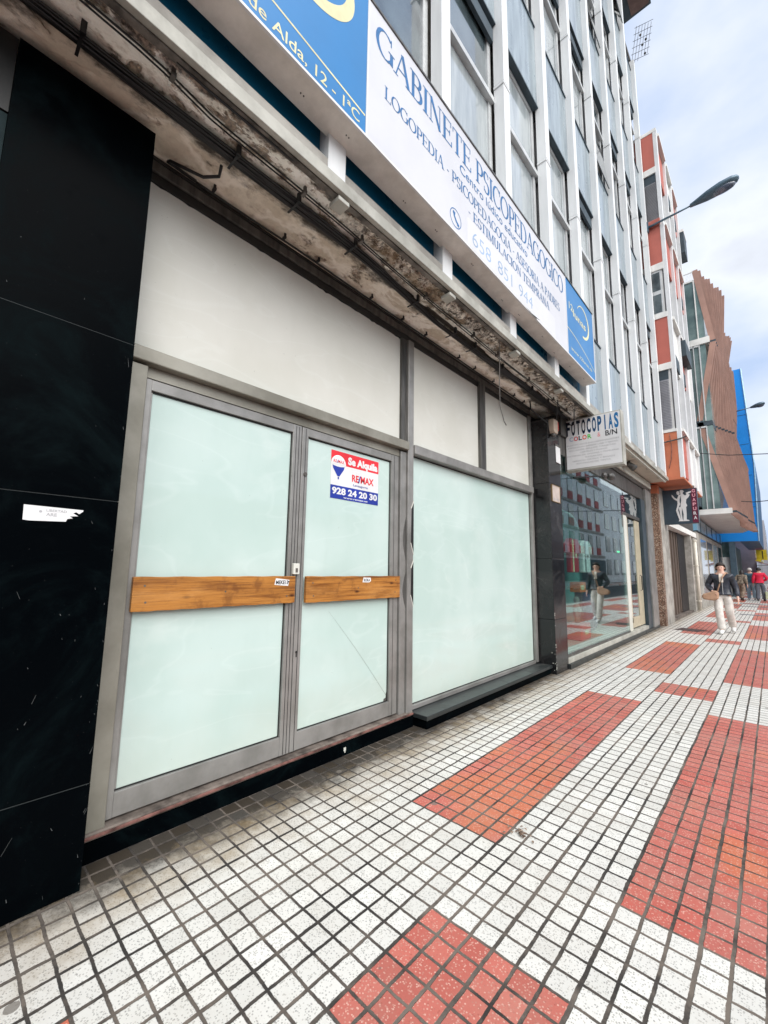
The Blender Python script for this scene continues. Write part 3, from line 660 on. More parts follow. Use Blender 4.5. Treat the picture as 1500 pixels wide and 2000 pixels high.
# ---------------- cables under the soffit
def wob(y0, y1, n, fx, fz): return [(fx(y0+(y1-y0)*i/n), y0+(y1-y0)*i/n, fz(y0+(y1-y0)*i/n)) for i in range(n+1)]
def xdrift(y):
    K = [(-2, .20), (.5, .185), (2.0, .19), (3.2, .105), (5.2, .115), (8, .12)]
    for (a, xa), (b, xb) in zip(K, K[1:]):
        if y <= b: u = (y-a)/(b-a); u = u*u*(3-2*u)*.4+u*.6; return xa+(xb-xa)*u
    return .12
cb = MB(); q = random.Random(2)
for i in range(9):
    ox = (i-4)*.0105; oz = q.uniform(.005, .03); ph = q.uniform(0, 6); am = .004+.005*q.random()
    cb.tube(wob(-1, 6.7, 70, lambda y: xdrift(y)+ox*(.55+.5*abs(math.sin(y*.8+.4)))+am*math.sin(y*1.7+ph), lambda y: 3.888+oz-.007*math.sin(y*2.1+ph)-.006*abs(math.sin(y*4.3+ph))), .006+.005*q.random(), 6)
o = cb.build('cable_bundle', M['cable'], None, smooth=True); tag(o, 'thick sagging bundle of black cables running the length of the stained soffit', 'cables')
for i in range(11):
    y = .2+.62*i+.15*math.sin(i*1.7); x = xdrift(y)+.02
    b = MB(); b.box(x-.075, x+.05, y, y+.014, 3.868, 3.873); b.box(x+.04, x+.06, y-.003, y+.02, 3.868, 3.935); b.build('clip', M['cable'], o)
c2 = MB()
def tcx(y):
    K = [(-2, .40), (.47, .37), (.8, .318), (1.8, .306), (3.0, .258), (7, .235)]
    for (a, xa), (b, xb) in zip(K, K[1:]):
        if y <= b: return xa+(xb-xa)*(y-a)/(b-a)
    return .235
c2.tube(wob(-1, 6.62, 60, lambda y: tcx(y)+.004+.004*math.sin(y*2.7), lambda y: 3.905-.006*math.sin(y*3.1)), .0055, 6)
c2.tube(wob(-1, 6.62, 60, lambda y: tcx(y)-.006+.004*math.sin(y*2.9+1), lambda y: 3.892-.006*math.sin(y*3.4)), .005, 6)
o = c2.build('soffit_cable', M['cable'], None, smooth=True); tag(o, 'thin black double cable clipped to the peeling white soffit, outside the thick bundle', 'cable')
for i in range(9):
    y = .55+.74*i+.12*math.sin(i*2.1); x = tcx(y); b = MB(); b.box(x-.012, x+.03, y, y+.022, 3.88, 3.905); b.box(x+.015, x+.03, y, y+.018, 3.90, 3.93); b.build('clip', M['clip'], o)
c3 = MB()
c3.tube(wob(.9, 6.1, 50, lambda y: -.165+.003*math.sin(y*5), lambda y: 3.93+.003*math.sin(y*4)), .008, 6)
c3.tube([(.09, .95, 3.90), (.02, .97, 3.89), (-.05, .90, 3.88), (-.10, .72, 3.885), (-.15, .72, 3.92), (-.165, .90, 3.93)], .010, 7)
o = c3.build('frame_cable', M['cable'], None, smooth=True); tag(o, 'black cable clipped along the dark top frame of the vacant shop', 'cable')
for i in range(11):
    y = 1.0+.48*i+.09*math.sin(i*2.3); b = MB(); b.box(-.155, -.12, y, y+.018, 3.925, 3.94); b.box(-.13, -.12, y, y+.015, 3.935, 3.96); b.build('clip', M['cable'], o)
c2b = MB()
c2b.tube([(.44, .30, 3.93), (.435, .7, 3.90), (.44, 1.15, 3.905), (.445, 1.5, 3.93)], .007, 6); o = c2b.build('dark_seam_cable', M['cable'], None, smooth=True); tag(o, 'short dark cable hugging the slab edge at the top left', 'cable')
c4 = MB(); c4.tube([(.45, 3.86, 3.94), (.42, 3.90, 3.90), (.36, 4.02, 3.80), (.33, 4.06, 3.5), (.315, 4.09, 3.25), (.33, 4.15, 3.08), (.345, 4.17, 3.04)], .0055, 6)
o = c4.build('dangling_cable', M['clip'], None, smooth=True); tag(o, 'loose grey wire hanging from the slab edge in front of the small white boards', 'cable')
c5 = MB()
for i, (xx, yy) in enumerate(((.30, 5.9), (.2, 6.1), (.36, 6.4))):
    c5.tube([(xx, yy, 3.90), (xx-.06, yy+.15, 3.78-.03*i), (xx-.14, yy+.3, 3.74), (xx-.22, yy+.42, 3.82), (xx-.30, yy+.5, 3.87)], .007, 6)
c5.tube([(-.05, 5.75, 3.93), (-.06, 5.80, 3.82), (.0, 5.92, 3.74), (.06, 6.12, 3.66), (.07, 6.14, 3.50)], .010, 7)
c5.tube([(.44, 6.1, 3.96), (.44, 6.35, 3.91), (.46, 6.6, 3.93), (.46, 6.75, 3.97)], .006, 6)
o = c5.build('tangled_wires', M['cable'], None, smooth=True); tag(o, 'tangle of loose black wires under the soffit above the narrow marble pillar', 'cables')
br = MB()
for y in (1.60, 2.90, 4.22, 5.55):
    br = MB(); br.box(.385, .485, y-.035, y+.06, 3.862, 3.893); br.box(.41, .46, y-.01, y+.03, 3.89, 3.905)
    o = br.build('mounting_plate', M['edge'], None, bevel=.004); tag(o, 'small grey mounting plate under the slab edge below a white fin', 'plate', 'mounting plates under the slab edge')

# ---------------- long sign box
sg = thing('long_sign_box', 'long projecting sign box with a white centre and blue ends reading GABINETE PSICOPEDAGOGICO', 'sign', (.53, 3, 4.3))
SX = .627
c = MB(); c.box(.434, SX-.006, -1.6, 6.61, 4.30, 5.43); c.build('casing', M['signbox'], sg, bevel=.004)
box('blue_panel', M['signblue'], sg, SX-.005, SX, -1.6, 1.655, 4.318, 5.425)
box('white_panel', M['signwhite'], sg, SX-.005, SX, 1.672, 5.432, 4.318, 5.425)
box('blue_panel', M['signblue'], sg, SX-.005, SX, 5.447, 6.59, 4.318, 5.425)
e = MB(); e.box(SX-.01, SX+.006, -1.6, 6.61, 4.298, 4.316); e.box(SX-.01, SX+.004, 1.656, 1.671, 4.316, 5.427); e.box(SX-.01, SX+.004, 5.433, 5.446, 4.316, 5.427); e.box(SX-.01, SX+.006, 6.592, 6.612, 4.316, 5.43)
e.build('trim', M['white'], sg)
e = MB(); e.box(SX-.012, SX+.008, -1.6, 6.612, 5.428, 5.446); e.build('top_trim', M['aludark'], sg)
f0 = FX(SX+.0012)
l = MB(); put_roman(l, 'GABINETE', f0, 1.735, 3.02, 5.095, 5.33); put_roman(l, 'PSICOPEDAGOGICO', f0, 3.10, 5.345, 5.095, 5.33)
put_roman(l, 'LOGOPEDIA - PSICOPEDAGOGIA - ASESORIA A PADRES', f0, 1.835, 5.18, 4.775, 4.882)
put_roman(l, '- ESTIMULACION TEMPRANA', f0, 2.95, 4.82, 4.618, 4.715)
put_text(l, 'Centro lúdico educativo', f0, 2.82, 4.22, 4.962, 5.052, .004)
# phone roundel
def ringp(mb, cy, cz, ry, rz, t, f, a0=0, a1=360, n=36, tt=None):
    o_, i_ = [], []
    for i in range(n+1):
        a = R(a0+(a1-a0)*i/n); w_ = t if tt is None else t*tt(i/n)
        o_.append(f(cy+ry*math.cos(a), cz+rz*math.sin(a))); i_.append(f(cy+(ry-w_)*math.cos(a), cz+(rz-w_)*math.sin(a)))
    vs = o_+i_; mb.add(vs, [(i, i+1, n+2+i, n+1+i) for i in range(n)])
ringp(l, 2.745, 4.443, .088, .088, .008, f0)
hs = _pen([(2.715, 4.485), (2.725, 4.455), (2.755, 4.42), (2.785, 4.405)], .022); n = 0
for p_ in hs+[[(2.70, 4.475), (2.735, 4.47), (2.74, 4.495), (2.705, 4.50)], [(2.765, 4.39), (2.795, 4.385), (2.80, 4.41), (2.77, 4.415)]]:
    n += 1; l.add([f0(*p, n*.0001) for p in p_], [(0, 1, 2, 3)])
l.build('lettering', M['txtblue'], sg)
box('faded_patch', PM('sun_bleached_patch', (.63, .63, .65), .4, 0, .03), sg, SX-.001, SX+.0006, 2.935, 5.0, 4.33, 4.60)
for wd_, a_, b_ in (('658', 3.02, 3.36), ('851', 3.50, 3.81), ('944', 3.97, 4.32)): l = MB(); put_text(l, wd_, f0, a_, b_, 4.375, 4.515, -.012); l.build('pale_lettering', M['txtpale'], sg)
l = MB(); put_text(l, 'de Alda, 12 - 1ªC', f0, .80, 1.60, 4.352, 4.43, .006); put_text(l, 'C/. Pintor', f0, .12, .73, 4.352, 4.43, .006)
l.build('address_lettering', M['cream'], sg); l = MB()
ln = [(-1.2+2.85*i/30, 4.66-.205*((i/30)**1.0)+.03*math.sin(i/30*math.pi)) for i in range(31)]
for pl in _pen(ln, .014): l.add([f0(*p) for p in pl], [(0, 1, 2, 3)])
l.build('curved_line', M['cream'], sg); l = MB()
ringp(l, 1.13, 5.18, .40, .34, .085, f0, -150, 62, 40, lambda u: math.sin(math.pi*min(1, u*1.02))**.8+.02)
# right-hand emblem
l.build('crescent', M['cream'], sg); l = MB()
put_text(l, '12', f0, 5.55, 5.70, 5.02, 5.12, .01); put_text(l, 'lunas', f0, 5.71, 6.24, 4.975, 5.085, .012)
l.build('emblem_lettering', M['cream'], sg); l = MB()
ringp(l, 6.13, 5.06, .27, .245, .042, f0, -100, 150, 40, lambda u: .25+.9*math.sin(math.pi*(1-u)*.75)**2)
l.build('crescent', M['cream'], sg); l = MB()
ln = [(5.452+1.138*i/20, 4.70-.23*(i/20)**1.6) for i in range(21)]
for pl in _pen(ln, .012): l.add([f0(*p) for p in pl], [(0, 1, 2, 3)])
l.build('curved_line', M['cream'], sg); l = MB()
put_text(l, 'www.12lunas.es', f0, 5.56, 6.45, 4.42, 4.47, .0)
l.build('cream_lettering', M['cream'], sg)
fl = MB(); fl.add([(SX+.002, 3.99, 4.318), (SX+.002, 4.40, 4.318), (SX+.035, 4.42, 4.285), (SX+.01, 4.25, 4.30), (SX+.001, 3.99, 4.316), (SX+.0, 4.40, 4.316), (SX+.033, 4.42, 4.283), (SX+.008, 4.25, 4.298)], [(0, 1, 2, 3), (7, 6, 5, 4), (0, 4, 5, 1), (1, 5, 6, 2), (2, 6, 7, 3), (3, 7, 4, 0)])
fl.build('loose_trim', M['aludark'], sg)
sc_ = MB(); q = random.Random(8)
for i in range(12):
    y = .6+.52*i+q.uniform(-.1, .1)
    for d in (0, .022): sc_.tube([(.50+.02*(i % 3), y+d, 4.301), (.50+.02*(i % 3), y+d, 4.2965)], .005, 6)
sc_.build('rivets', M['aludark'], sg)

# ---------------- photocopy sign
ps = thing('photocopy_sign', 'white double-sided FOTOCOPIAS box sign hanging out from the marble pillar', 'sign', (.45, 6.95, 3.06))
c = MB(); c.box(.02, .875, 6.905, 7.06, 3.055, 3.915); c.build('casing', M['edge'], ps, bevel=.004)
box('face', M['white'], ps, .045, .855, 6.900, 6.9045, 3.085, 3.895)
FY = lambda y: (lambda a, b, e=0: (a, y-e, b)); fy = FY(6.8985)
for i, ch in enumerate('FOTOCOPIAS'):
    xa = .062+.0795*i; u = max(0, (i-3)/6.); wd = .018 if ch == 'I' else .060
    l = MB(); put_text(l, ch, fy, xa+(.060-wd)/2, xa+(.060+wd)/2, 3.650, 3.878, .038)
    l.build('tall_letter', PM('headline_ink_%d' % i, (.006, .012+.12*u, .03+.30*u), .4, 0, .05), ps)
cw = [('C', (.35, .42, .55)), ('O', (.6, .03, .05)), ('L', (.02, .02, .03)), ('O', (.7, .08, .03)), ('R', (.08, .5, .06)), ('&', (.75, .25, .25))]
xs = [(.105, .165), (.175, .24), (.25, .30), (.308, .372), (.385, .445), (.53, .575)]
for (ch, cc), (a, b) in zip(cw, xs):
    l = MB(); put_text(l, ch, fy, a, b, 3.545, 3.615, .025 if ch != '&' else 0); l.build('coloured_letter', PM('lettering_%d' % int(a*1000), cc, .4), ps)
l = MB(); put_text(l, 'B/N', fy, .645, .81, 3.54, 3.62, .015); l.build('black_lettering', M['txtblack'], ps)
l = MB()
for i, (s, a, b) in enumerate((('PLASTIFICADOS ENCUADERNACIONES', .07, .83), ('IMPRESION DESDE USB Y EMAIL', .075, .82), ('ESCANER SELLOS TARJETAS', .10, .78), ('CARTELES Y PLANOS', .26, .66), ('MATERIAL DE OFICINA Y PAPELERIA', .065, .82), ('REGALOS', .34, .58), ('SERVICIO DE FAX Y ENVIOS', .14, .76), ('RECARGAS DE TINTA', .20, .70))):
    put_text(l, s, fy, a, b, 3.465-.045*i, 3.487-.045*i, -.005)
l.build('small_print', M['grey'], ps)
hg = MB(); hg.tube([(.10, 6.97, 3.91), (.10, 6.97, 3.97)], .008); hg.tube([(.05, 6.70, 3.95), (.10, 6.97, 3.915)], .006, 6); hg.box(.02, .05, 6.90, 7.0, 3.06, 3.9)
hg.tube([(.45, 6.97, 3.91), (.45, 6.97, 3.96)], .012); hg.build('bracket', M['aludark'], ps)
# white notice board behind the sign, siren, plaque
nbx = thing('white_notice_panel', 'narrow white panel on the marble pillar behind the photocopy sign', 'panel', (.05, 6.7, 3.2))
box('panel', M['white'], nbx, .046, .056, 6.42, 6.60, 3.12, 3.38, bevel=.003); box('border', M['aludark'], nbx, .0455, .052, 6.415, 6.605, 3.385, 3.42)
si = thing('alarm_siren', 'small beige alarm siren box high on the marble pillar', 'alarm', (.08, 6.3, 3.5))
c = MB(); c.px([(6.17, 3.56), (6.17, 3.74), (6.33, 3.74), (6.33, 3.56), (6.31, 3.52), (6.19, 3.52)], .047, .135); c.build('case', PM('beige_plastic', (.34, .27, .21), .5, 0, .15), si, bevel=.01)
box('red_light', PM('red_lens', (.45, .05, .04), .25), si, .10, .137, 6.332, 6.345, 3.58, 3.72)
c = MB(); c.ell((.088, 6.25, 3.505), (.04, .055, .035)); c.build('sounder', M['aludark'], si, smooth=True)
pq = thing('small_plaque', 'small square brass-framed plaque on the dark marble pillar', 'plaque', (.05, 6.3, 2.6))
box('plate', PM('pale_plaque', (.50, .42, .37), .4, .1, .1, 9), pq, .046, .056, 6.20, 6.50, 2.485, 2.73, bevel=.002)
e = MB()
for a in ((6.192, 6.202, 2.477, 2.738), (6.498, 6.508, 2.477, 2.738), (6.202, 6.498, 2.477, 2.486), (6.202, 6.498, 2.729, 2.738)): e.box(.046, .06, *a)
e.build('frame', PM('brass', (.35, .24, .12), .4, .7, .2), pq)
l = MB(); put_text(l, 'ABOGADOS', FX(.0566), 6.23, 6.47, 2.51, 2.535, .01); l.build('lettering', M['grey'], pq)
# ================================================================== SECOND SHOP
s2 = thing('glass_shopfront', 'small shop with a tall clear glass display window and a recessed glass door', 'shop front', (0, 9, 0))
b = MB(); b.box(-4.5, -4.4, 6.64, 13.3, 0, 3.6); b.box(-4.4, -.62, 6.6, 6.64, 0, 3.6); b.box(-4.4, -.05, 13.0, 13.3, 0, 3.6); b.box(-4.4, -.63, 6.64, 13.0, 3.5, 3.6)
b.build('inner_wall', M['interior'], s2)
box('shop_floor', M['floor_in'], s2, -4.4, -.02, 6.64, 13.0, .0, .155)
b = MB(); b.box(-.10, .075, 6.61, 13.3, 0, .07); b.build('step', M['granite'], s2, bevel=.004)
b = MB(); b.box(-.08, .045, 6.61, 12.55, .071, .150); b.build('sill', M['edge'], s2, bevel=.004)
b = MB(); b.box(-.03, .02, 6.61, 10.46, .152, .185); b.build('glazing_channel', M['aludark'], s2)
g = MB(); g.box(-.006, .004, 6.612, 10.44, .19, 3.30); g.build('display_pane', M['glass'], s2)
g = MB(); g.box(-1.2, -.03, 10.45, 10.458, .19, 3.30); g.build('side_pane', M['glass'], s2)
b = MB(); b.box(-.08, .03, 6.61, 12.5, 3.305, 3.62); b.build('fascia', M['aludark'], s2, bevel=.004)
b = MB(); b.box(-.06, .012, 10.47, 10.72, .155, 2.72); b.build('door_post', M['board'], s2, bevel=.004)
b = MB(); b.box(-.08, .0, 10.47, 12.1, 2.72, 2.80); b.build('door_head', M['aludark'], s2, bevel=.003)
box('transom_pane', M['glassdark'], s2, -.012, -.004, 10.47, 12.1, 2.80, 3.30)
d = MB(); d.box(-.06, -.02, 10.86, 10.93, .30, 2.70); d.box(-.06, -.02, 11.62, 12.08, .19, 2.70); d.box(-.06, -.02, 10.86, 11.62, .19, .42); d.build('door', M['doorcream'], s2, bevel=.004); do = s2.children[-1]
box('door_pane', M['glassdark'], do, -.05, -.035, 10.93, 11.62, .42, 2.68)
b = MB(); b.tube([(.0, 11.75, 1.0), (.03, 11.75, 1.02), (.03, 11.75, 1.35), (0, 11.75, 1.37)], .012, 8); b.build('door_handle', M['aludark'], do)
b = MB(); b.box(-.3, .05, 12.12, 12.55, .072, 3.3); b.build('end_post', PM('dark_blue_grey_metal', (.035, .055, .07), .35, .3, .2), s2, bevel=.005)
b = MB(); b.box(-.3, .085, 12.56, 12.80, 0.07, 3.62); b.box(-.3, .075, 12.86, 13.10, 0.07, 3.62); b.box(-.3, .06, 13.12, 13.36, .072, 3.62); b.build('grey_pier', M['alu2'], s2, bevel=.006)
# added dark panel, rounded corner and bright rim, imitating a street reflection
bk = thing('reflection_panel', 'dark teal curved panel behind the shop window, imitating a street reflection', 'panel', (-.9, 8.5, .16))
pts = [(6.7, .2), (6.7, 2.95), (9.9, 2.75)]+[(9.9+.65*math.sin(R(a)), 2.15+.6*math.cos(R(a))) for a in range(10, 91, 10)]+[(10.62, 1.4), (10.75, .2)]
c = MB(); c.px(pts, -1.02, -.98); c.build('board', PM('dark_teal_board', (.05, .15, .145), .5, 0, .5, .9, (.12, .26, .24)), bk)
c = MB(); c.tube([(-.97, 6.7, 2.96), (-.97, 9.9, 2.76)]+[(-.97, a, b_) for a, b_ in pts[3:-2]], .02, 6); c.build('bright_edge', PM('pale_teal_edge', (.5, .75, .72), .3), bk)
# goods in the window
def shirt(y, z, w_, h, mat, name, label, trim):
    t = thing(name, label, 'shirt', (-.5, y, z), 'football shirts hung in the shop window')
    o = MB(); p = [(-.5, 0), (.5, 0), (.5, .62), (.78, .55), (.86, .80), (.45, 1), (.16, 1), (0, .93), (-.16, 1), (-.45, 1), (-.86, .80), (-.78, .55), (-.5, .62)]
    o.px([(y+a*w_, z+b*h) for a, b in p], -.54, -.44); o.build('cloth', mat, t, bevel=.02)
    o = MB(); o.px([(y-.3*w_, z+.02*h), (y-.16*w_, z+.02*h), (y-.16*w_, z+.96*h), (y-.3*w_, z+.96*h)], -.441, -.436)
    o.tube([(-.436, y+.1*w_, z+.5*h), (-.432, y+.1*w_, z+.5*h)], .1*w_, 10)
    o.build('print', trim, t); return t
shirt(8.56, 1.42, .44, .66, PM('crimson_cloth', (.40, .012, .02), .7, 0, .3), 'football_shirt', 'dark red football shirt hanging behind the shop glass', M['cream'])
shirt(9.28, 1.42, .44, .66, PM('white_cloth', (.70, .70, .68), .7, 0, .15), 'football_shirt', 'white football shirt hanging beside the dark red one', M['aludark'])
t = thing('red_basket', 'red plastic tub with toys on the shop window floor', 'basket', (-.45, 8.5, .16))
c = MB(); c.pz([(-.6, 8.3), (-.3, 8.3), (-.3, 8.85), (-.6, 8.85)], .16, .46); c.build('tub', PM('red_plastic', (.55, .02, .02), .35), t, bevel=.03)
box('paper_label', M['cream'], t, -.299, -.296, 8.5, 8.68, .26, .34)
t = thing('toy_figure', 'small dark figure standing in the red tub', 'figure', (-.45, 8.0, .46))
c = MB(); c.ell((-.45, 8.55, .68), (.07, .10, .16)); c.ell((-.45, 8.55, .89), (.055, .07, .07)); c.tube([(-.45, 8.45, .76), (-.40, 8.37, .58)], .025); c.tube([(-.45, 8.65, .76), (-.40, 8.72, .6)], .025)
c.tube([(-.45, 8.50, .6), (-.45, 8.50, .46)], .035); c.tube([(-.45, 8.60, .6), (-.45, 8.60, .46)], .035); c.build('body', PM('dark_grey_plush', (.18, .17, .15), .9, 0, .4), t, smooth=True)
t = thing('orange_box', 'orange cardboard box on a stand behind the shop glass', 'box', (-.6, 8.9, .16))
box('carton', PM('orange_card', (.7, .16, .03), .6), t, -.7, -.5, 8.95, 9.30, 1.02, 1.22, bevel=.006); box('print', M['cream'], t, -.499, -.497, 9.02, 9.2, 1.07, 1.16)
c = MB(); c.box(-.66, -.54, 9.08, 9.18, .16, 1.02); c.build('stand', M['aludark'], t)
t = thing('navy_backpack', 'tall navy blue bag leaning in the shop window', 'bag', (-.5, 9.3, .16))
c = MB(); c.ell((-.5, 9.3, .60), (.16, .2, .42), 14, 10); c.ell((-.40, 9.3, .42), (.09, .14, .16)); c.build('pouch', PM('navy_cloth', (.01, .02, .07), .8, 0, .3), t, smooth=True)
c = MB(); c.tube([(-.42, 9.25, .98), (-.42, 9.3, 1.08), (-.42, 9.35, .98)], .012); c.build('handle', M['cable'], t)
t = thing('green_exit_lamp', 'small green light glowing inside the dark doorway', 'lamp', (-.6, 11.6, 2.0))
gm = NT('green_glow'); gm.p.inputs['Emission Color'].default_value = (.05, 1, .4, 1); gm.p.inputs['Emission Strength'].default_value = 3; gm.fin((.02, .4, .2))
box('lens', gm.mat, t, -.65, -.62, 12.5, 12.62, 1.96, 2.0); box('case', M['aludark'], t, -.69, -.651, 12.47, 12.65, 1.92, 2.04)
# spotlights below the soffit
def spot(y, lab):
    t = thing('spotlight', lab, 'spotlight', (.22, y, 3.9), 'black spotlights under the cream soffit')
    c = MB(); c.tube([(.22, y, 3.9), (.22, y, 3.82)], .018); c.tube([(.22, y-.05, 3.80), (.22, y+.05, 3.80)], .03); c.build('arm', M['cable'], t)
    c = MB(); c.tube([(.20, y-.11, 3.83), (.24, y-.05, 3.80), (.30, y+.06, 3.74)], [.045, .06, .075], 12); c.build('lamp_head', M['aludark'], t)
    c = MB(); c.tube([(.301, y+.062, 3.739), (.305, y+.066, 3.736)], .062, 12); c.build('lens', M['white'], t)
spot(8.35, 'black spotlight under the cream soffit nearest to the photocopy sign'); spot(10.35, 'black spotlight further along the cream soffit, beyond the first one')
t = thing('spotlight', 'black spotlight on a long thin arm in front of the display glass', 'spotlight', (.05, 7.9, 3.2))
c = MB(); c.tube([(.03, 7.25, 3.02), (.22, 8.3, 3.20), (.24, 8.6, 3.24)], .012); c.build('arm', M['cable'], t)
c = MB(); c.ell((.26, 8.62, 3.24), (.07, .15, .07)); c.ell((.22, 8.35, 3.22), (.05, .08, .06)); c.build('lamp_head', M['aludark'], t, smooth=True)

# ================================================================== SALMON AND WHITE BUILDING
b2 = thing('salmon_building', 'white framed block with salmon panels and grey louvres projecting beyond the fins', 'building', (0, 17, 4))
OW, OR = M['offwhite'], M['orange']
c = MB(); c.box(-8, .73, 13.42, 17.1, 3.98, 14.5); c.box(-8, .22, 17.1, 21.4, 3.98, 13.6); c.box(-8, -.1, 13.42, 21.4, 0, 3.96); c.build('wall', OW, b2)
so = MB(); so.box(.05, .845, 13.37, 17.15, 3.93, 3.975); so.build('soffit', M['orange2'], b2)
# side face (towards the camera)
Yf = 13.40
zs = [(3.98, 5.26, 'o2'), (5.26, 5.34, 'w'), (5.34, 7.07, 'l'), (7.07, 7.26, 'w'), (7.26, 8.63, 'o'), (8.63, 8.78, 'w'), (8.78, 10.12, 'n'), (10.12, 10.32, 'w'), (10.32, 11.52, 'o'), (11.52, 11.72, 'ol'), (11.72, 13.24, 'l'), (13.24, 13.44, 'w'), (13.44, 14.60, 'o')]
for z0, z1, k in zs:
    if k in ('o', 'o2'): box('salmon_panel', M['orange2'] if k == 'o2' else OR, b2, .1, .765, Yf-.01, Yf+.02, z0, z1)
    elif k == 'w': box('sill', OW, b2, .1, .775, Yf-.035, Yf+.02, z0, z1)
    elif k == 'ol': box('salmon_sill', OR, b2, .1, .78, Yf-.05, Yf+.02, z0, z1)
    elif k == 'l':
        x1 = .745 if z0 > 10 else .68
        lv = MB(); n = int((z1-z0)/.055)
        for i in range(n): z = z0+.03+i*(z1-z0-.3)/n; lv.add([(.1, Yf+.015, z+.045), (x1, Yf+.015, z+.045), (x1, Yf-.012, z), (.1, Yf-.012, z)], [(0, 1, 2, 3)])
        lv.build('louvre_window', M['louvre'], b2); box('louvre_recess', M['under'], b2, .1, x1, Yf+.005, Yf+.018, z1-.27, z1)
    else:
        f = box('window', M['winframe'], b2, .1, .70, Yf-.003, Yf+.018, z0, z1)
        box('pane', M['darkglass'], f, .12, .665, Yf-.008, Yf-.0035, z0+.72, z1-.06); box('pane', M['darkglass'], f, .12, .665, Yf-.008, Yf-.0035, z0+.04, z0+.60)
box('corner_post', M['white'], b2, .766, .855, 13.385, 13.60, 3.96, 14.72)
box('parapet', OW, b2, -8, .86, 13.38, 17.16, 14.61, 14.71)
# street face, strongly foreshortened
q = random.Random(11)
posts = [13.50, 14.80, 15.95, 17.10]
for i in range(3):
    y0, y1 = posts[i]+.10, posts[i+1]-.10
    box('column', M['white'], b2, .72, .865, y1, y1+.17, 3.96, 14.72)
    for (z0, z1, k) in [(3.98, 5.3, 'o'), (5.3, 7.1, 'g'), (7.1, 8.6, 'o'), (8.6, 10.3, 'g'), (10.3, 11.6, 'o'), (11.6, 13.3, 'g'), (13.3, 14.6, 'o')]:
        if k == 'o':
            box('salmon_panel', OR if q.random() < .6 else OW, b2, .70, .80, y0, y1, z0+.12, z1); box('sill', OW, b2, .70, .90, y0, y1-.002, z1-.005, z1+.085)
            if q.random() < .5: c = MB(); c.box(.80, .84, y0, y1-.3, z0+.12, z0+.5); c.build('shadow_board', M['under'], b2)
        else:
            f = box('window', M['winframe'], b2, .70, .745, y0, y1, z0+.09, z1+.10); box('pane', M['darkglass'], f, .746, .755, y0+.06, y1-.06, z0+.16, z1+.05)
c = MB(); c.box(.80, .98, 14.9, 16.1, 8.0, 8.5); c.build('awning_box', M['under'], b2); c = MB(); c.box(.70, .98, 17.2, 17.9, 12.9, 13.7); c.build('awning_box', M['under'], b2)
c = MB(); c.box(.68, .99, 17.19, 17.91, 13.703, 13.8); c.build('sill', OW, b2)
# ground floor
c = MB(); c.box(-.4, .155, 13.95, 15.05, 0, 3.90); c.build('pier', M['concrete'], b2, bevel=.01)
box('beam', M['aludark'], b2, -.4, .10, 15.06, 21.2, 3.05, 3.90); box('lintel', OW, b2, -.3, .17, 15.07, 21.3, 2.86, 3.045)
d = MB(); d.box(-.12, -.06, 15.1, 19.55, .05, 2.85); d.build('doorway', M['rib'], b2)
d = MB()
for i in range(9): d.box(-.06, -.035, 15.2+i*.5, 15.42+i*.5, .1, 2.8)
d.build('door_boards', M['rib'], b2)
box('door_step', M['timber'], b2, -.2, .10, 15.1, 19.6, 0, .07); box('dark_opening', M['seal'], b2, -.10, -.02, 17.9, 19.4, .08, 2.84)
c = MB(); c.box(-.3, .16, 19.57, 19.80, 0, 2.858); c.box(-.3, .14, 20.6, 21.3, 0, 2.858); c.box(-.3, .05, 19.8, 20.6, 0, 2.858); c.build('pier', M['concrete'], b2)
tc_ = thing('pebbledash_column', 'brown pebbledash column face between the glass shop and the salmon building', 'column', (0, 13.9, 0))
c = MB(); c.box(-.35, .150, 13.72, 13.94, 0, 3.66); c.build('shaft', M['speck'], tc_); c = MB(); c.box(-.3, .17, 13.70, 13.945, 3.662, 3.9); c.build('capital', M['orange2'], tc_)
dp = thing('drainpipe', 'cream drainpipe with brackets beside the dark doorway', 'pipe', (.22, 20.2, 0))
c = MB(); c.tube([(.22, 20.2, .02), (.22, 20.2, 2.72)], .06, 10); c.build('pipe', M['pipe'], dp, smooth=True)
c = MB()
for z in (.35, 1.3, 1.7, 2.66): c.tube([(.22, 20.2, z), (.22, 20.2, z+.05)], .075, 10); c.box(.1, .22, 20.18, 20.22, z+.01, z+.04)
c.build('bracket', M['pipe'], dp)
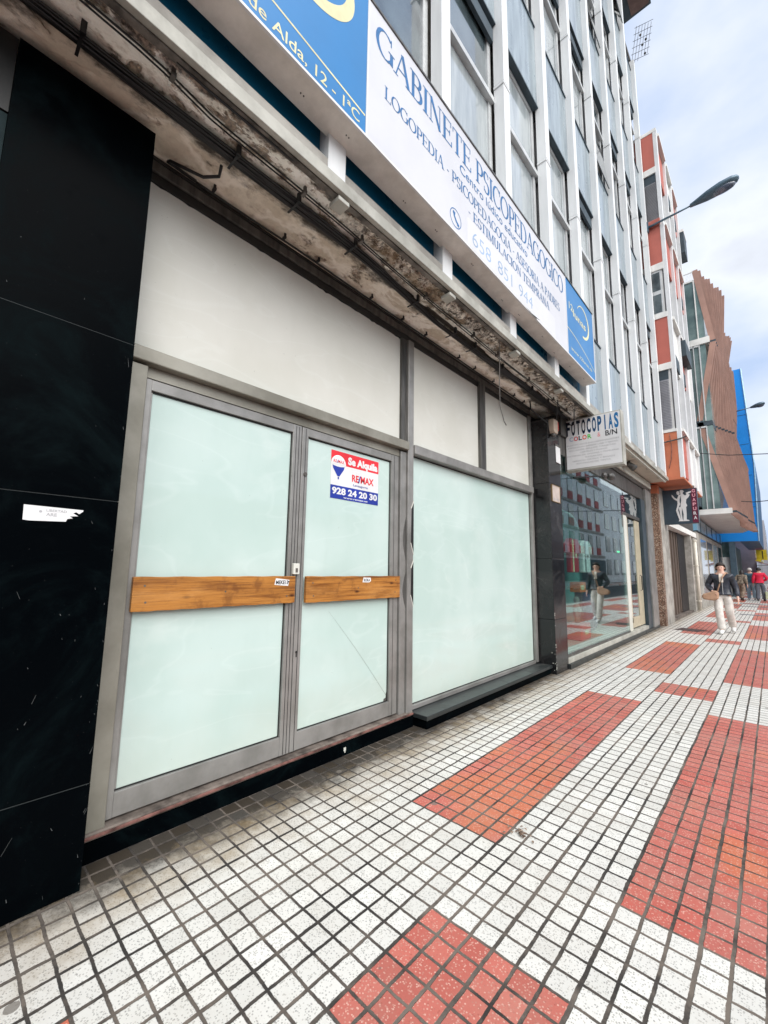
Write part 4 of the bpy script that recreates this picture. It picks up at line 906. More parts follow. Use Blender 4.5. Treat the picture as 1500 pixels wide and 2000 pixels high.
# hanging club sign
gs = thing('dance_club_sign', 'dark hanging sign GUAPURA with a white dancing couple silhouette', 'sign', (.55, 14.6, 2.84))
Yg = 14.50
c = MB(); c.box(.10, .975, Yg, Yg+.16, 2.83, 3.84); c.build('case', PM('slate_blue_sign', (.035, .055, .075), .35, 0, .15), gs, bevel=.006)
box('maroon_strip', PM('maroon_strip', (.11, .008, .03), .4), gs, .835, .965, Yg-.004, Yg-.001, 2.85, 3.82)
GP = lambda cx_, cy_: (.22+((1180+cx_/7.5)-1298)/63*.76, 3.83-((820+cy_/7.5)-959)/65*.99)
pieces = [[(985,1108),(1000,1118),(1030,1158),(1068,1180),(1060,1205),(1018,1178),(988,1140)],
 [(1058,1085),(1072,1062),(1100,1066),(1108,1100),(1090,1120),(1066,1112)], [(1108,1062),(1128,1050),(1158,1056),(1172,1078),(1158,1084),(1152,1112),(1120,1116),(1114,1086)],
 [(1060,1180),(1090,1120),(1124,1116),(1098,1190),(1096,1225),(1106,1250),(1075,1300),(1055,1285),(1066,1240)],
 [(1120,1114),(1156,1112),(1190,1140),(1196,1195),(1188,1240),(1204,1280),(1186,1300),(1186,1400),(1180,1476),(1218,1488),(1218,1498),(1130,1498),(1142,1400),(1128,1320),(1104,1298),(1112,1250),(1122,1200)],
 [(1178,1140),(1208,1120),(1196,1098),(1225,1090),(1272,1078),(1276,1094),(1226,1116),(1252,1128),(1232,1162),(1196,1192)],
 [(1055,1285),(1078,1296),(1066,1340),(1082,1400),(1098,1470),(1108,1496),(1060,1498),(1074,1476),(1050,1400),(1034,1340)],
 [(1078,1296),(1104,1296),(1124,1320),(1116,1400),(1122,1470),(1130,1498),(1098,1498),(1100,1470),(1090,1380)]]
c = MB()
for i, pc in enumerate(pieces): c.py([GP(*p) for p in pc], Yg-.008-.0004*i, Yg-.002)
c.build('dancing_couple', M['white'], gs)
fy = FY(Yg-.006); l = MB(); l2 = MB()
for i, ch in enumerate('GUAPURA'):
    z = 3.715-.128*i; put_text(l if i < 5 else l2, ch, fy, .862, .938, z, z+.088, .03)
l.build('pink_lettering', PM('pink_lettering', (.75, .35, .40), .4), gs); l2.build('white_lettering', M['white'], gs)
c = MB(); c.tube([(.1, Yg+.08, 3.84), (.1, Yg+.08, 3.92)], .015); c.tube([(.9, Yg+.08, 3.84), (.9, Yg+.08, 3.92)], .015); c.build('hanger', M['aludark'], gs)

# ================================================================== BUILDING WITH BROWN SLATS
b3 = thing('slatted_building', 'modern glass building wrapped in folded brown vertical slats', 'building', (0, 26, 4))
c = MB(); c.box(-8, .38, 21.45, 33.2, 4.2, 14.9); c.build('wall', M['under'], b3)
zf = [(3.86, 4.10), (7.75, 8.0), (11.40, 11.70)]
c = MB(); c.pz([(-6, 21.95), (1.36, 21.95), (1.55, 26), (1.75, 30.5), (1.2, 33.2), (-6, 33.2)], 3.88, 4.10); c.build('floor_slab', M['offwhite'], b3)
c = MB(); c.pz([(-6, 21.95), (1.16, 21.95), (1.2, 33), (-6, 33)], 11.42, 11.70); c.build('floor_slab', M['offwhite'], b3)
c = MB(); c.pz([(-6, 22.0), (1.0, 22.0), (1.2, 33), (-6, 33)], 7.72, 7.92); c.build('floor_slab', M['under'], b3)
for (z0, z1, x1, a) in ((11.71, 14.55, 1.02, .22), (7.93, 11.41, 1.0, .3), (4.12, 7.71, .98, .3)):
    box('glass_wall', M['teal'], b3, .39, x1, 22.02, 22.05, z0, z1)
    m = MB(); m.box(.76, .80, 21.97, 22.018, z0, z1); m.box(.39, .77, 21.97, 22.018, z1-.07, z1)
    if z0 < 11: m.box(.55, .58, 21.97, 22.017, z0, z1)
    m.build('mullion', M['offwhite'] if z0 > 11 else M['winframe'], b3)
    box('street_glass', M['teal'], b3, .9, 1.0, 22.06, 33, z0, z1)
c = MB()
for i in range(8): c.box(.40+.05*i, .41+.05*i, 22.0, 22.01, 14.56, 14.95)
c.box(.38, .8, 21.99, 22.02, 14.93, 14.97); c.build('roof_rail', M['offwhite'], b3)
prof = [(22.0, [(3.82, 1.42), (7.94, .56), (11.4, 1.26), (15.0, .86)]),
        (24.8, [(3.70, 1.64), (7.94, 1.47), (11.4, 1.33), (14.95, 1.62)]),
        (24.81, [(3.6, 1.50), (6.2, 1.64), (8.6, 1.24), (13.2, 1.30)]),
        (28.0, [(3.55, 1.82), (6.8, 1.74), (8.6, 1.42), (10.3, 1.57), (12.5, 1.40), (13.95, 1.68)]),
        (28.01, [(3.6, 1.80), (6.8, 1.72), (8.6, 1.38), (12.7, 1.40)]),
        (30.6, [(3.7, 1.86), (5.7, 1.42), (7.2, 1.73), (9.0, 1.35), (10.8, 1.51), (13.0, 1.52)])]
def pev(p, z):
    if z <= p[0][0]: return p[0][1]
    for (a, xa), (b_, xb) in zip(p, p[1:]):
        if z <= b_: return xa+(xb-xa)*(z-a)/(b_-a)
    return p[-1][1]
def slatx(Y, z):
    for (ya, pa), (yb, pb) in zip(prof, prof[1:]):
        if Y <= yb+1e-6:
            u = (Y-ya)/(yb-ya); return pev(pa, z)*(1-u)+pev(pb, z)*u
def ztop(Y):
    for (ya, pa), (yb, pb) in zip(prof, prof[1:]):
        if Y <= yb+1e-6: u = (Y-ya)/(yb-ya); return pa[-1][0]*(1-u)+pb[-1][0]*u, pa[0][0]*(1-u)+pb[0][0]*u
Y = 22.0; ns = 0
while Y < 30.55:
    zt, zb = ztop(Y); zt += .10*math.sin(ns*1.9)
    ks = sorted({z for _, p_ in prof for z, _x in p_ if zb < z < zt}); kz = [zb]
    for z in ks:
        if z-kz[-1] > .12 and zt-z > .12: kz.append(z)
    zl = kz+[zt]; NL = len(zl)
    m = MB(); vs = []
    for z in zl:
        x = slatx(Y, z); w_ = .21
        vs += [(x-w_/2, Y, z), (x+w_/2, Y, z), (x+w_/2, Y+.10, z), (x-w_/2, Y+.10, z)]
    fs = [(0, 3, 2, 1), (4*NL-4, 4*NL-3, 4*NL-2, 4*NL-1)]
    for i in range(NL-1):
        for k in range(4): fs.append((i*4+k, i*4+(k+1) % 4, i*4+4+(k+1) % 4, i*4+4+k))
    m.add(vs, fs); m.build('slat', M['slat'], b3)
    Y += .31; ns += 1
for z, y0, y1 in ((7.94, 22, 26.5), (11.45, 22, 22.7), (3.95, 22, 30), (9.2, 27, 30)):
    y = y0
    while y < y1: x = slatx(y, z); box('slat_bracket', M['under'], b3, x-.2, x+.112, y-.006, y+.05, z-.04, z+.04); y += .31
c = MB(); c.box(-.2, .20, 21.45, 32.9, 3.20, 3.72); c.build('blue_transom_band', PM('pale_blue_glass_band', (.16, .33, .46), .3, 0, .2, 1, coat=.5), b3)
c = MB()
for y in (22.6, 24.9, 27.2, 29.5, 31.8): c.box(-.2, .215, y, y+.08, 3.18, 3.74)
c.box(-.2, .215, 21.45, 32.9, 3.15, 3.198); c.build('band_frame', M['under'], b3)
c = MB(); c.box(-.2, .17, 21.45, 32.9, 0, 3.14); c.build('ground_wall', M['concrete'], b3)
for i in range(4): box('shop_window', M['darkglass'] if i % 2 else M['winglass'], b3, .16, .185, 22.4+2.6*i, 24.4+2.6*i, .6, 2.9)

# ================================================================== BLUE BUILDING AND BEYOND
b4 = thing('blue_building', 'tall building with bright blue cladding behind the brown slats', 'building', (0, 40, 3))
c = MB(); c.add([(-6, 34, 3.42), (1.88, 34, 3.42), (2.03, 34, 8.2), (1.86, 34, 14.5), (-6, 34, 14.5), (-6, 34.3, 3.42), (1.88, 34.3, 3.42), (2.03, 34.3, 8.2), (1.86, 34.3, 14.5), (-6, 34.3, 14.5)],
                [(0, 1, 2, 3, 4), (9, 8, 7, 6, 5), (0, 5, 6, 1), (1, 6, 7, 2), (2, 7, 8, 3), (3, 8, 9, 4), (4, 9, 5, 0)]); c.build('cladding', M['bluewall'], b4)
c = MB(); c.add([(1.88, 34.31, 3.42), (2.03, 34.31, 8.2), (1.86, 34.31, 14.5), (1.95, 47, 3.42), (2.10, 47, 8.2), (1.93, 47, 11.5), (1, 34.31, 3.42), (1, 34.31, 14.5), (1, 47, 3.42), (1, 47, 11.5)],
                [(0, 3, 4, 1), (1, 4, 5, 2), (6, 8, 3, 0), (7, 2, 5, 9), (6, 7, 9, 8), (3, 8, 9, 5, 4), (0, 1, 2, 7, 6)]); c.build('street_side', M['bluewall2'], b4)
c = MB(); c.tube([(1.89, 33.98, 3.42), (2.04, 33.98, 8.2), (1.87, 33.98, 14.5)], .035, 4); c.build('edge_trim', PM('pale_blue_trim', (.45, .68, .85), .4), b4)
for z in (5.5, 7.5, 9.5, 11.4): box('panel_joint', M['bluewall2'], b4, .5, 1.9, 33.985, 33.999, z, z+.03)
c = MB(); c.box(-6, .45, 34.4, 47, 0, 3.41); c.build('base_wall', M['interior'], b4); c = MB(); c.box(.45, .75, 34.0, 34.6, 0, 3.40); c.build('base_column', M['lamp'], b4)
box('white_hoarding', M['offwhite'], b4, -.2, .42, 34.2, 34.35, 0, 2.45)
b5 = thing('far_building', 'grey block far down the street below the blue building', 'building', (0, 60, 0))
c = MB(); c.box(-8, 1.35, 48, 75, 0, 4.6); c.build('wall', PM('lilac_grey_wall', (.24, .22, .25), .8, 0, .3, .5), b5)
for i in range(10): box('window', M['winglass'], b5, 1.34, 1.40, 48.6+2.5*i, 50.2+2.5*i, .4, 2.6)
c = MB()
for i in range(9): c.box(1.35, 1.6, 48.5+2.6*i, 50.4+2.6*i, 2.75, 3.2)
c.build('shop_fascia', M['cream'], b5)
b6 = thing('far_building', 'pale tower block at the very end of the street', 'building', (0, 95, 0))
c = MB(); c.box(-6, 1.95, 80, 110, 0, 9); c.build('wall', PM('pale_far_wall', (.45, .44, .46), .8, 0, .2, .3), b6)
for i in range(6):
    for j in range(4): box('window', M['darkglass'], b6, 1.94, 1.97, 81+4*i, 83+4*i, 2+1.8*j, 3.2+1.8*j)
ys = thing('yellow_sign', 'bright yellow vertical shop sign far down the street', 'sign', (1.75, 44, 2.6))
c = MB(); c.box(1.50, 2.12, 44, 44.15, 2.50, 3.30); c.build('board', M['yellow'], ys); c = MB(); c.add([(1.38, 43.99, 2.45), (1.75, 43.99, 2.35), (1.75, 43.99, 2.75), (1.38, 44.1, 2.45), (1.75, 44.1, 2.35), (1.75, 44.1, 2.75)], [(0, 1, 2), (5, 4, 3), (0, 3, 4, 1), (1, 4, 5, 2), (2, 5, 3, 0)]); c.build('arrow_tail', M['yellow'], ys)
box('black_mark', M['txtblack'], ys, 1.84, 1.90, 43.98, 43.999, 2.60, 3.22)
rs = thing('red_awning', 'small red shop awning far down the street', 'awning', (1.9, 46, 2.2))
c = MB(); c.add([(1.4, 46, 2.45), (2.3, 46, 2.15), (1.4, 50, 2.45), (2.3, 50, 2.15), (2.3, 46, 2.02), (2.3, 50, 2.02)], [(0, 2, 3, 1), (1, 3, 5, 4)]); c.build('canopy', M['red'], rs)
c = MB(); c.tube([(1.4, 46, 2.1), (2.28, 46, 2.12)], .02); c.build('bar', M['aludark'], rs)

# ---------------- street lamps on the facades
def street_lamp(x0, y, z, L, hl, lab, rise):
    t = thing('street_lamp', lab, 'street lamp', (x0, y, z), 'wall mounted street lamps')
    x1 = x0+L
    c = MB(); c.tube([(x0, y, z), (x0+L*.6, y, z+rise*.6), (x1, y, z+rise)], [.033, .028, .022], 8); c.build('arm', M['lamp'], t, smooth=True)
    c = MB(); c.box(x0-.03, x0+.02, y-.06, y+.06, z-.15, z+.15); c.build('wall_plate', M['lamp'], t)
    # cobra head: flat tear drop
    n = 12; top = MB(); vs = []; fs = []
    st_ = [(0, .06, .05), (.12, .09, .08), (.35, .16, .13), (.62, .20, .15), (.85, .18, .12), (.96, .12, .08), (1, .04, .03)]
    for (u, wy, hz) in st_:
        for k in range(n):
            a = 2*math.pi*k/n; zz_ = math.sin(a); vs.append((x1+hl*u, y+wy*math.cos(a), z+rise+.16*u*hl+hz*(zz_*.9 if zz_ > 0 else zz_*.75)))
    for i in range(len(st_)-1):
        for k in range(n): fs.append((i*n+k, i*n+(k+1) % n, (i+1)*n+(k+1) % n, (i+1)*n+k))
    fs += [tuple(range(n))[::-1], tuple((len(st_)-1)*n+k for k in range(n))]
    top.add(vs, fs).build('lamp_head', M['lamp'], t, smooth=True)
    c = MB(); c.ell((x1+hl*.64, y, z+rise+.16*.66*hl-.05), (hl*.30, .15, .10)); c.build('lens', M['lens'], t, smooth=True)
street_lamp(.48, 13.3, 11.52, 1.02, 1.06, 'grey street lamp on a thin arm from the last white fin, against the sky', .06)
street_lamp(1.42, 30.3, 10.6, .75, .62, 'distant grey street lamp in front of the blue building', .08)
ow = MB(); ow.tube([(.53, 20, 6.12), (1.5, 20, 5.86), (2.6, 20, 5.72), (8, 20, 5.9), (12.9, 20, 6.6)], .016, 5); o = ow.build('overhead_cable', M['cable'], None); tag(o, 'overhead cable crossing the street in front of the brown slats', 'cable')
ow = MB(); ow.tube([(1.5, 24, 4.62), (2.0, 24, 4.53), (2.6, 24, 4.55), (8, 24, 4.9), (12.9, 24, 5.4)], .018, 5); o = ow.build('overhead_cable', M['cable'], None); tag(o, 'lower overhead cable crossing the sky beside the blue building', 'cable')
ow = MB(); ow.tube([(.46, 13.32, 4.98), (.86, 13.32, 5.02), (.98, 13.32, 5.06)], .02, 6); o = ow.build('steel_bracket', M['aludark'], None); tag(o, 'short dark steel bracket sticking out across the orange panel', 'bracket')
ow = MB(); ow.tube([(.60, 13.37, 5.2), (.63, 13.37, 4.8), (.60, 13.37, 4.5), (.53, 13.37, 4.25)], .008, 5); o = ow.build('loose_wire', M['redline'], None); tag(o, 'thin curved wire hanging down the orange panel', 'wire')
# ---------------- aerial
an = thing('roof_aerial', 'wire grid television aerial leaning from the roof end against the sky', 'aerial', (.45, 13.3, 17.2))
c = MB(); c.tube([(.16, 13.3, 18.9), (.40, 13.3, 17.15)], .028); c.tube([(.10, 13.3, 18.3), (.33, 13.3, 17.25)], .05); c.build('mast', M['aludark'], an)
g = MB(); ux = Vector((.17, 0, 1.0)).normalized(); vx = Vector((.95, 0, -.32)).normalized(); o0 = Vector((.33, 13.3, 17.35))
def gp_(a, b_): p = o0+ux*a+vx*b_; return tuple(p)
for i in range(6): g.tube([gp_(.0+.12*(i > 2), .07+.085*i), gp_(1.22-.02*i, .07+.085*i)], .0065, 5)
for j in range(6): g.tube([gp_(.08+.22*j, .02), gp_(.08+.22*j, .54)], .0065, 5)
g.build('grid', M['aludark'], an)
d = MB()
for (a, b_) in ((.85, .22), (.62, .40), (.48, .32), (.15, .43)): d.ell(gp_(a, b_), (.035, .035, .035), 8, 6)
d.build('dipoles', M['aludark'], an)

# ================================================================== PEOPLE
def skin_mesh(name, mat, parent, joints, bones, root=0, sub=2):
    """joints: list of (x,y,z,rx,ry)"""
    import bmesh
    o3 = worldloc(parent)
    me = bpy.data.meshes.new(name); bm = bmesh.new(); lay = bm.verts.layers.skin.verify()
    vs = []
    for i, j in enumerate(joints):
        v = bm.verts.new((j[0], j[1], j[2])); v[lay].radius = (j[3], j[4]); v[lay].use_root = (i == root); vs.append(v)
    for a, b_ in bones: bm.edges.new((vs[a], vs[b_]))
    bm.to_mesh(me); bm.free(); me.materials.append(mat)
    o = bpy.data.objects.new(name, me); col.objects.link(o); o.parent = parent
    s = o.modifiers.new('skin', 'SKIN'); s.use_smooth_shade = True
    s = o.modifiers.new('subdivision', 'SUBSURF'); s.levels = sub; s.render_levels = sub
    return o
SKIN = PM('skin', (.72, .44, .34), .55, 0, .06)
def person(label, loc, rz, H, P, c, extra=None):
    """P: pose joints in metres for a 1.70 m figure, x to the figure's left, y forward = -Y"""
    t = thing('person', label, 'person', loc, None, rz); k = H/1.70
    S = lambda q, rx, ry=None: (q[0]*k, q[1]*k, q[2]*k, rx*k, (ry or rx)*k)
    J = dict(pelvis=(0, 0, .93), waist=(0, 0, 1.08), chest=(0, -.01, 1.27), neck0=(0, 0, 1.42), neck=(0, -.01, 1.49), head=(0, -.02, 1.575), crown=(0, -.01, 1.64),
             hl=(.10, 0, .90), kl=(.115, -.03, .50), al=(.12, .02, .09), tl=(.13, -.13, .03), hr=(-.10, 0, .90), kr=(-.115, -.03, .50), ar=(-.12, .02, .09), tr=(-.13, -.13, .03),
             sl=(.17, 0, 1.38), el=(.24, .04, 1.12), wl=(.26, -.02, .87), sr=(-.17, 0, 1.38), er=(-.24, .04, 1.12), wr=(-.26, -.02, .87))
    J.update(P)
    names = ['pelvis', 'waist', 'chest', 'neck0', 'neck', 'head', 'crown', 'hl', 'kl', 'al', 'tl', 'hr', 'kr', 'ar', 'tr', 'sl', 'el', 'wl', 'sr', 'er', 'wr']
    rad = [(.125, .10), (.105, .085), (.125, .095), (.075, .065), (.052, .056), (.082, .096), (.070, .084), (.085, .085), (.055, .055), (.036, .036), (.035, .025), (.085, .085), (.055, .055), (.036, .036), (.035, .025),
           (.052, .052), (.038, .038), (.025, .025), (.052, .052), (.038, .038), (.025, .025)]
    js = [S(J[n], *r_) for n, r_ in zip(names, rad)]; ix = {n: i for i, n in enumerate(names)}
    bones = [(0, 1), (1, 2), (2, 3), (3, 4), (4, 5), (5, 6), (0, 7), (7, 8), (8, 9), (9, 10), (0, 11), (11, 12), (12, 13), (13, 14), (3, 15), (15, 16), (16, 17), (3, 18), (18, 19), (19, 20)]
    # hands: palm, four fingers and a thumb
    for e, w_, sg_ in (('el', 'wl', 1), ('er', 'wr', -1)):
        d = (Vector(J[w_])-Vector(J[e])).normalized(); a = d.cross(Vector((sg_, 0, 0)) if abs(d.x) < .8 else Vector((0, 0, 1))).normalized(); n_ = d.cross(a)
        base = len(js); pal = Vector(J[w_])+d*.055; js.append(S(pal, .030, .018)); bones.append((ix[w_], base))
        for q_ in range(4):
            off = a*(-.027+.018*q_); L = (.062, .072, .068, .052)[q_]
            p1_ = pal+off*.8+d*.035; p2_ = pal+off+d*(.035+L*.5)+n_*.008; p3_ = pal+off+d*(.03+L)+n_*.026
            b0 = len(js); js += [S(p1_, .0095), S(p2_, .0085), S(p3_, .007)]; bones += [(base, b0), (b0, b0+1), (b0+1, b0+2)]
        b0 = len(js); js += [S(pal-a*.032-d*.012, .011), S(pal-a*.050+d*.02, .009)]; bones += [(base, b0), (b0, b0+1)]
    skin_mesh('body', SKIN, t, js, bones)
    V = lambda n_: Vector(J[n_])
    # trousers
    tr_ = [S(J['pelvis'], .15, .115), S(J['waist']*1 if False else (J['pelvis'][0], J['pelvis'][1], J['pelvis'][2]+.08), .135, .105)]
    bl_ = [(0, 1)]
    for h, kn, an_ in (('hl', 'kl', 'al'), ('hr', 'kr', 'ar')):
        b0 = len(tr_); tr_ += [S(J[h], .112), S(V(h).lerp(V(kn), .5), .102), S(J[kn], .088), S(V(kn).lerp(V(an_), .55), .086), S(V(an_)+Vector((0, -.01, -.02)), .088)]
        bl_ += [(0, b0), (b0, b0+1), (b0+1, b0+2), (b0+2, b0+3), (b0+3, b0+4)]
    skin_mesh('trousers', c['trousers'], t, tr_, bl_)
    if c.get('shirt'): skin_mesh('shirt', c['shirt'], t, [S(V('waist')+Vector((0, -.01, -.08)), .135, .11), S(J['waist'], .128, .105), S(J['chest'], .14, .112), S(V('neck0')+Vector((0, -.01, -.03)), .08, .075)], [(0, 1), (1, 2), (2, 3)])
    # jacket: torso and sleeves
    jk = [S(V('waist'), .175, .14), S(V('chest'), .185, .14), S(V('neck0')+Vector((0, .01, -.02)), .11, .085), S(V('waist')+Vector((0, 0, -.14)), .18, .145)]
    bl_ = [(0, 1), (1, 2), (0, 3)]
    for s_, e, w_ in (('sl', 'el', 'wl'), ('sr', 'er', 'wr')):
        b0 = len(jk); jk += [S(J[s_], .088), S(V(s_).lerp(V(e), .5), .080), S(J[e], .074), S(V(e).lerp(V(w_), .55), .066), S(V(e).lerp(V(w_), .92), .050)]
        bl_ += [(2, b0), (b0, b0+1), (b0+1, b0+2), (b0+2, b0+3), (b0+3, b0+4)]
    jo = skin_mesh('jacket', c['jacket'], t, jk, bl_)
    hd_ = V('head'); o3 = Vector(loc)
    W = lambda v: tuple(o3+Vector(v)*k)
    # hair cap (a shell over crown and back of the head)
    hm = MB(); vs = []; fs = []; nn_, mm_ = 14, 8; hz = c.get('hair_len', .0)
    for i in range(mm_+1):
        th_ = math.pi*(i/mm_)*.60
        for kx in range(nn_):
            a = 2*math.pi*kx/nn_; yy = math.sin(a); lim = 1 if yy > -.35 else .60
            tt_ = th_*lim; vs.append(W((hd_.x+.108*math.sin(tt_)*math.cos(a), hd_.y+.014+.120*math.sin(tt_)*yy, hd_.z+.022+.118*math.cos(tt_)-(hz*(i/mm_)**2 if yy > -.1 else 0))))
    for i in range(mm_):
        for kx in range(nn_): fs.append((i*nn_+kx, (i+1)*nn_+kx, (i+1)*nn_+(kx+1) % nn_, i*nn_+(kx+1) % nn_))
    hm.add(vs, fs); ho = hm.build('hair', c['hair'], t, smooth=True)
    so_ = ho.modifiers.new('thickness', 'SOLIDIFY'); so_.thickness = .012
    if c.get('face', True):
        e = MB()
        for sx in (-1, 1): e.ell(W((hd_.x+.031*sx, hd_.y-.090, hd_.z+.005)), (.012, .008, .007), 8, 6)
        e.build('eyes', PM('dark_eye', (.03, .02, .015), .3), t, smooth=True)
        e = MB(); e.ell(W((hd_.x, hd_.y-.102, hd_.z-.022)), (.012, .018, .022), 8, 6); e.build('nose', SKIN, t, smooth=True)
        e = MB(); e.ell(W((hd_.x, hd_.y-.090, hd_.z-.056)), (.024, .008, .007), 8, 6); e.build('mouth', PM('lips', (.45, .12, .10), .5), t, smooth=True)
        e = MB()
        for sx in (-1, 1): e.ell(W((hd_.x+.082*sx, hd_.y, hd_.z-.005)), (.01, .018, .028), 8, 6)
        e.build('ears', SKIN, t, smooth=True)
    for an_, tn in (('al', 'tl'), ('ar', 'tr')):
        a_, b_ = V(an_), V(tn); e = MB(); d = (b_-a_); d.z = 0; d.normalize()
        z0 = min(a_.z-.075, b_.z-.03)
        e.tube([W(a_-d*.05+Vector((0, 0, -.035))), W(a_+d*.03+Vector((0, 0, -.035))), W(b_+d*.02+Vector((0, 0, .0))), W(b_+d*.07)], [.042*k, .048*k, .046*k, .026*k], 10); e.build('shoe', c['shoes'], t, smooth=True)
    return t
wl_ = dict(trousers=PM('cream_cloth', (.62, .585, .54), .85, 0, .16, 9, bump=.8, bscale=14), jacket=PM('black_puffer', (.018, .022, .035), .38, 0, .5, 7, (.05, .055, .075), bump=.6, bscale=22),
           shirt=PM('cream_blouse', (.66, .58, .50), .8), hair_len=.05, hair=PM('dark_brown_hair', (.022, .012, .009), .7, 0, .3, 20), shoes=PM('white_trainers', (.72, .72, .70), .6))
w1 = person('woman in black jacket and cream trousers walking towards the camera with a tan bag', (1.43, 13.3, 0), 0, 1.70,
            dict(er=(-.29, .04, 1.14), wr=(-.17, -.18, .99), el=(.25, .05, 1.11), wl=(.28, -.03, .86), sl=(.17, 0, 1.37), sr=(-.17, 0, 1.37), hl=(.10, 0, .90), kl=(.10, -.02, .50), al=(.13, .24, .16), tl=(.14, .10, .07), kr=(-.09, -.14, .52), ar=(-.06, -.20, .10), tr=(-.07, -.35, .04)), wl_)
z = MB(); z.box(1.445, 1.452, 13.3-.155, 13.3-.145, .93, 1.22); zo = z.build('zip', M['white'], w1)
z = MB(); z.px([(13.3-.14, 1.22), (13.3-.15, 1.36), (13.3-.11, 1.44), (13.3-.10, 1.22)], 1.39, 1.47); z.build('blouse_front', wl_['shirt'], w1, bevel=.01)
bg_ = thing('shoulder_bag', 'tan slouchy shoulder bag with a long strap, held at the walking woman\'s hip', 'bag', (1.22, 13.1, .85))
TAN = PM('tan_leather', (.42, .25, .16), .6, 0, .15, 8)
c = MB(); c.px([(0, 0)], 0, 0) if False else None
c.py([(1.03, .86), (1.07, .80), (1.27, .78), (1.36, .82), (1.38, .98), (1.30, 1.03), (1.18, .97), (1.06, .93)], 13.02, 13.12); c.build('pouch', TAN, bg_, bevel=.03)
c = MB(); c.tube([(1.34, 13.07, .98), (1.39, 13.12, 1.15), (1.47, 13.13, 1.36), (1.53, 13.22, 1.46), (1.56, 13.34, 1.42)], .017, 6); c.build('strap', TAN, bg_, smooth=True)
person('person with dark hair in a brown patterned coat hurrying away, behind the walking woman', (1.08, 29.2, 0), R(160), 1.66,
       dict(chest=(0, -.08, 1.24), neck0=(0, -.14, 1.38), neck=(0, -.16, 1.44), head=(0, -.19, 1.53), crown=(0, -.18, 1.59), sl=(.17, -.12, 1.34), sr=(-.17, -.12, 1.34), el=(.25, .05, 1.10), wl=(.28, -.08, .88), kl=(.12, -.22, .52), al=(.12, -.25, .10), tl=(.13, -.38, .04), kr=(-.11, .08, .50), ar=(-.12, .34, .20), tr=(-.12, .26, .08)),
       dict(trousers=PM('brown_patterned_cloth', (.22, .16, .12), .9, 0, .5, 18), jacket=PM('brown_coat', (.17, .13, .10), .9, 0, .5, 14, (.32, .26, .20)), hair=PM('near_black_hair', (.02, .015, .015), .5), hair_len=.16, shoes=PM('dark_shoes', (.03, .03, .03), .5)))
person('person in a teal jacket and pale blue jeans walking away, left of the red jacket', (1.42, 30.6, 0), R(180), 1.74, dict(kl=(.11, -.12, .52), al=(.12, -.16, .09), tl=(.12, -.30, .04), ar=(-.12, .22, .14), tr=(-.12, .12, .06)),
       dict(trousers=PM('light_denim', (.30, .42, .52), .9, 0, .2), jacket=PM('teal_jacket', (.06, .13, .18), .8, 0, .2), hair=PM('grey_hair', (.55, .52, .50), .6), shoes=PM('pale_shoes', (.6, .6, .6), .6)))
person('person in a bright red jacket and grey trousers walking away at the right edge', (1.80, 30.2, 0), R(180), 1.76, dict(er=(-.30, .02, 1.14), wr=(-.16, -.14, 1.02), kl=(.11, .04, .50), al=(.12, .10, .09), tl=(.12, -.04, .04)),
       dict(trousers=PM('grey_trousers', (.12, .13, .16), .9, 0, .2), jacket=PM('red_jacket', (.72, .015, .06), .7, 0, .1), hair=PM('near_black_hair', (.02, .015, .015), .5), shoes=PM('dark_shoes', (.03, .03, .03), .5)))
t = thing('shopping_bag', 'pale green and white shopping bag on the pavement beside the red jacket', 'bag', (2.05, 30.1, .2))
c = MB(); c.box(1.98, 2.14, 30.0, 30.2, .12, .50); c.build('bag_body', PM('pale_green_bag', (.55, .62, .40), .6), t, bevel=.02)
c = MB(); c.tube([(2.02, 30.1, .5), (2.04, 30.1, .66), (2.10, 30.1, .5)], .008, 5); c.build('handle', M['white'], t)

# ---------------- small things on the pavement
dl = MB(); q = random.Random(4)
px_, py_ = 1.165, 2.0
for i in range(34):
    a = q.uniform(0, 6.28); r_ = abs(q.gauss(0, .030)); x = 1.245+r_*math.cos(a)*1.2; y = 2.37+r_*math.sin(a); s = q.uniform(.006, .014); b_ = q.uniform(0, 3.14); z = .004+q.uniform(0, .012)
    dx, dy = s*math.cos(b_), s*math.sin(b_)
    dl.add([(x-dx, y-dy, z), (x+dy*.5, y-dx*.5, z+.005), (x+dx, y+dy, z+.002), (x-dy*.5, y+dx*.5, z+.006)], [(0, 1, 2, 3)])
o = dl.build('crumpled_leaf', PM('dead_leaf', (.16, .09, .06), .8, 0, .4, 40, (.34, .24, .17)), None); tag(o, 'small crumpled dead leaf lying on the tiles next to the nearest long red strip', 'leaf')
mh = MB(); mh.pz([(.42, 13.05), (.9, 13.0), (1.05, 13.5), (.5, 13.6)], .003, .008); o = mh.build('access_cover', PM('rusty_dark_cover', (.10, .07, .065), .7, .3, .4, 9), None); tag(o, 'dark rusty access cover set in the pavement near the pebbledash column', 'access cover')
for i, (y, x0_, x1_) in enumerate(((19.6, 1.4, 2.35), (24.5, .5, 2.3), (26.5, 1.1, 2.3))):
    mh = MB(); mh.box(x0_, x1_, y, y+.35, .003, .006); o = mh.build('drain_channel', PM('grey_channel', (.16, .16, .17), .7), None); tag(o, ('grey drain strip across the pavement behind the walking woman', 'second grey drain strip further up the pavement', 'farthest grey drain strip by the brown-coated walker')[i], 'drain', 'drain strips across the pavement')

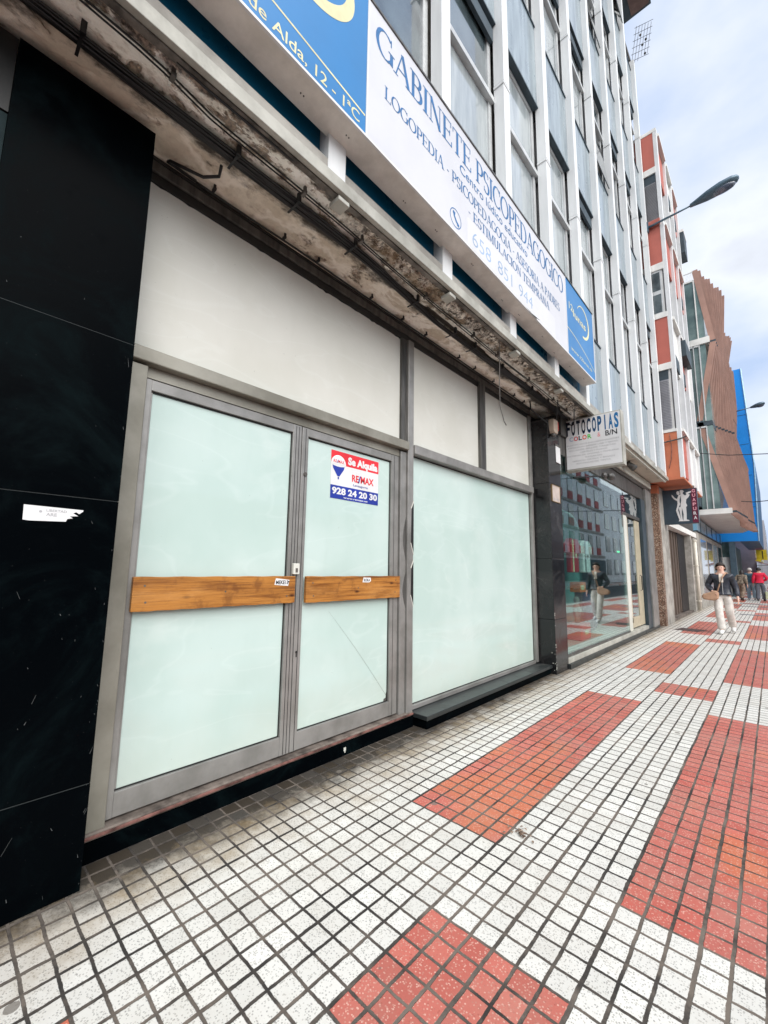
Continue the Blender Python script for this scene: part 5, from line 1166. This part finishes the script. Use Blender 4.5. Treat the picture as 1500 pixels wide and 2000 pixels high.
# ================================================================== ACROSS THE STREET (seen mirrored in the shop glass)
ob2 = thing('opposite_building', 'white building with dark red balcony panels mirrored in the shop glass', 'building', (14, 45, 0))
c = MB(); c.box(13.2, 22, 26, 58, 0, 15); c.build('wall', M['white'], ob2)
for j in range(4):
    z = 3.4+2.9*j
    box('floor_band', M['concrete'], ob2, 13.1, 13.2, 26, 58, z-.35, z-.05)
    for i in range(10):
        y = 27+3.1*i
        box('red_panel', PM('dark_red_panel', (.33, .03, .03), .6, 0, .15, 1), ob2, 13.12, 13.19, y, y+1.5, z, z+.85); box('window', M['darkglass'], ob2, 13.13, 13.19, y, y+1.5, z+.9, z+2.3)
box('shop_band', M['under'], ob2, 13.1, 13.19, 26, 58, .4, 2.8)
ob3 = thing('opposite_building', 'pale grey building with tall windows mirrored in the shop glass', 'building', (14, 80, 0))
c = MB(); c.box(13.4, 22, 58.2, 110, 0, 13); c.build('wall', PM('pale_grey_wall', (.74, .75, .74), .7, 0, .1, 1), ob3)
for j in range(4):
    for i in range(14): box('window', M['darkglass'], ob3, 13.33, 13.39, 59.5+3.5*i, 61.5+3.5*i, 1+3*j, 3+3*j)
ob4 = thing('opposite_building', 'low cream building directly across the street from the vacant shop', 'building', (14, 0, 0))
c = MB(); c.box(13.3, 22, -30, 25.8, 0, 4.2); c.build('wall', PM('cream_wall', (.55, .52, .46), .7, 0, .1, 1), ob4)
for j in range(1):
    for i in range(14): box('window', M['darkglass'], ob4, 13.23, 13.29, -28+3.8*i, -26+3.8*i, 1.2+3.3*j, 3.2+3.3*j)
def car(x, y, colr, lab):
    t = thing('parked_car', lab, 'car', (x, y, -.12)); m_ = PM('car_paint_'+lab.split()[0], colr, .25, .2, .03, coat=.8)
    pts = [(-2.05, .28), (-2.1, .62), (-1.95, .82), (-1.2, .93), (-.55, 1.38), (.85, 1.42), (1.65, .98), (2.02, .90), (2.08, .55), (2.05, .28)]
    c = MB(); c.px([(y+a, b_-.12) for a, b_ in pts], x-.82, x+.82); c.build('body', m_, t, bevel=.07)
    g_ = MB(); g_.px([(y+a, b_-.12) for a, b_ in [(-1.1, .96), (-.52, 1.33), (.82, 1.36), (1.45, 1.0)]], x-.835, x+.835); g_.build('window', M['darkglass'], t)
    for dy in (-1.3, 1.3):
        for dx in (-.78, .78): w_ = MB(); w_.tube([(x+dx-.09, y+dy, .20), (x+dx+.09, y+dy, .20)], .31, 18); w_.build('wheel', M['seal'], t)
    for dx in (-.6, .6): box('headlight', M['white'], t, x+dx-.14, x+dx+.14, y-2.12, y-2.03, .45, .58)
car(5.5, 47, (.55, .01, .02), 'red car parked at the kerb, mirrored in the shop glass')
car(5.5, 53, (.6, .6, .62), 'silver car parked behind the red car at the kerb')
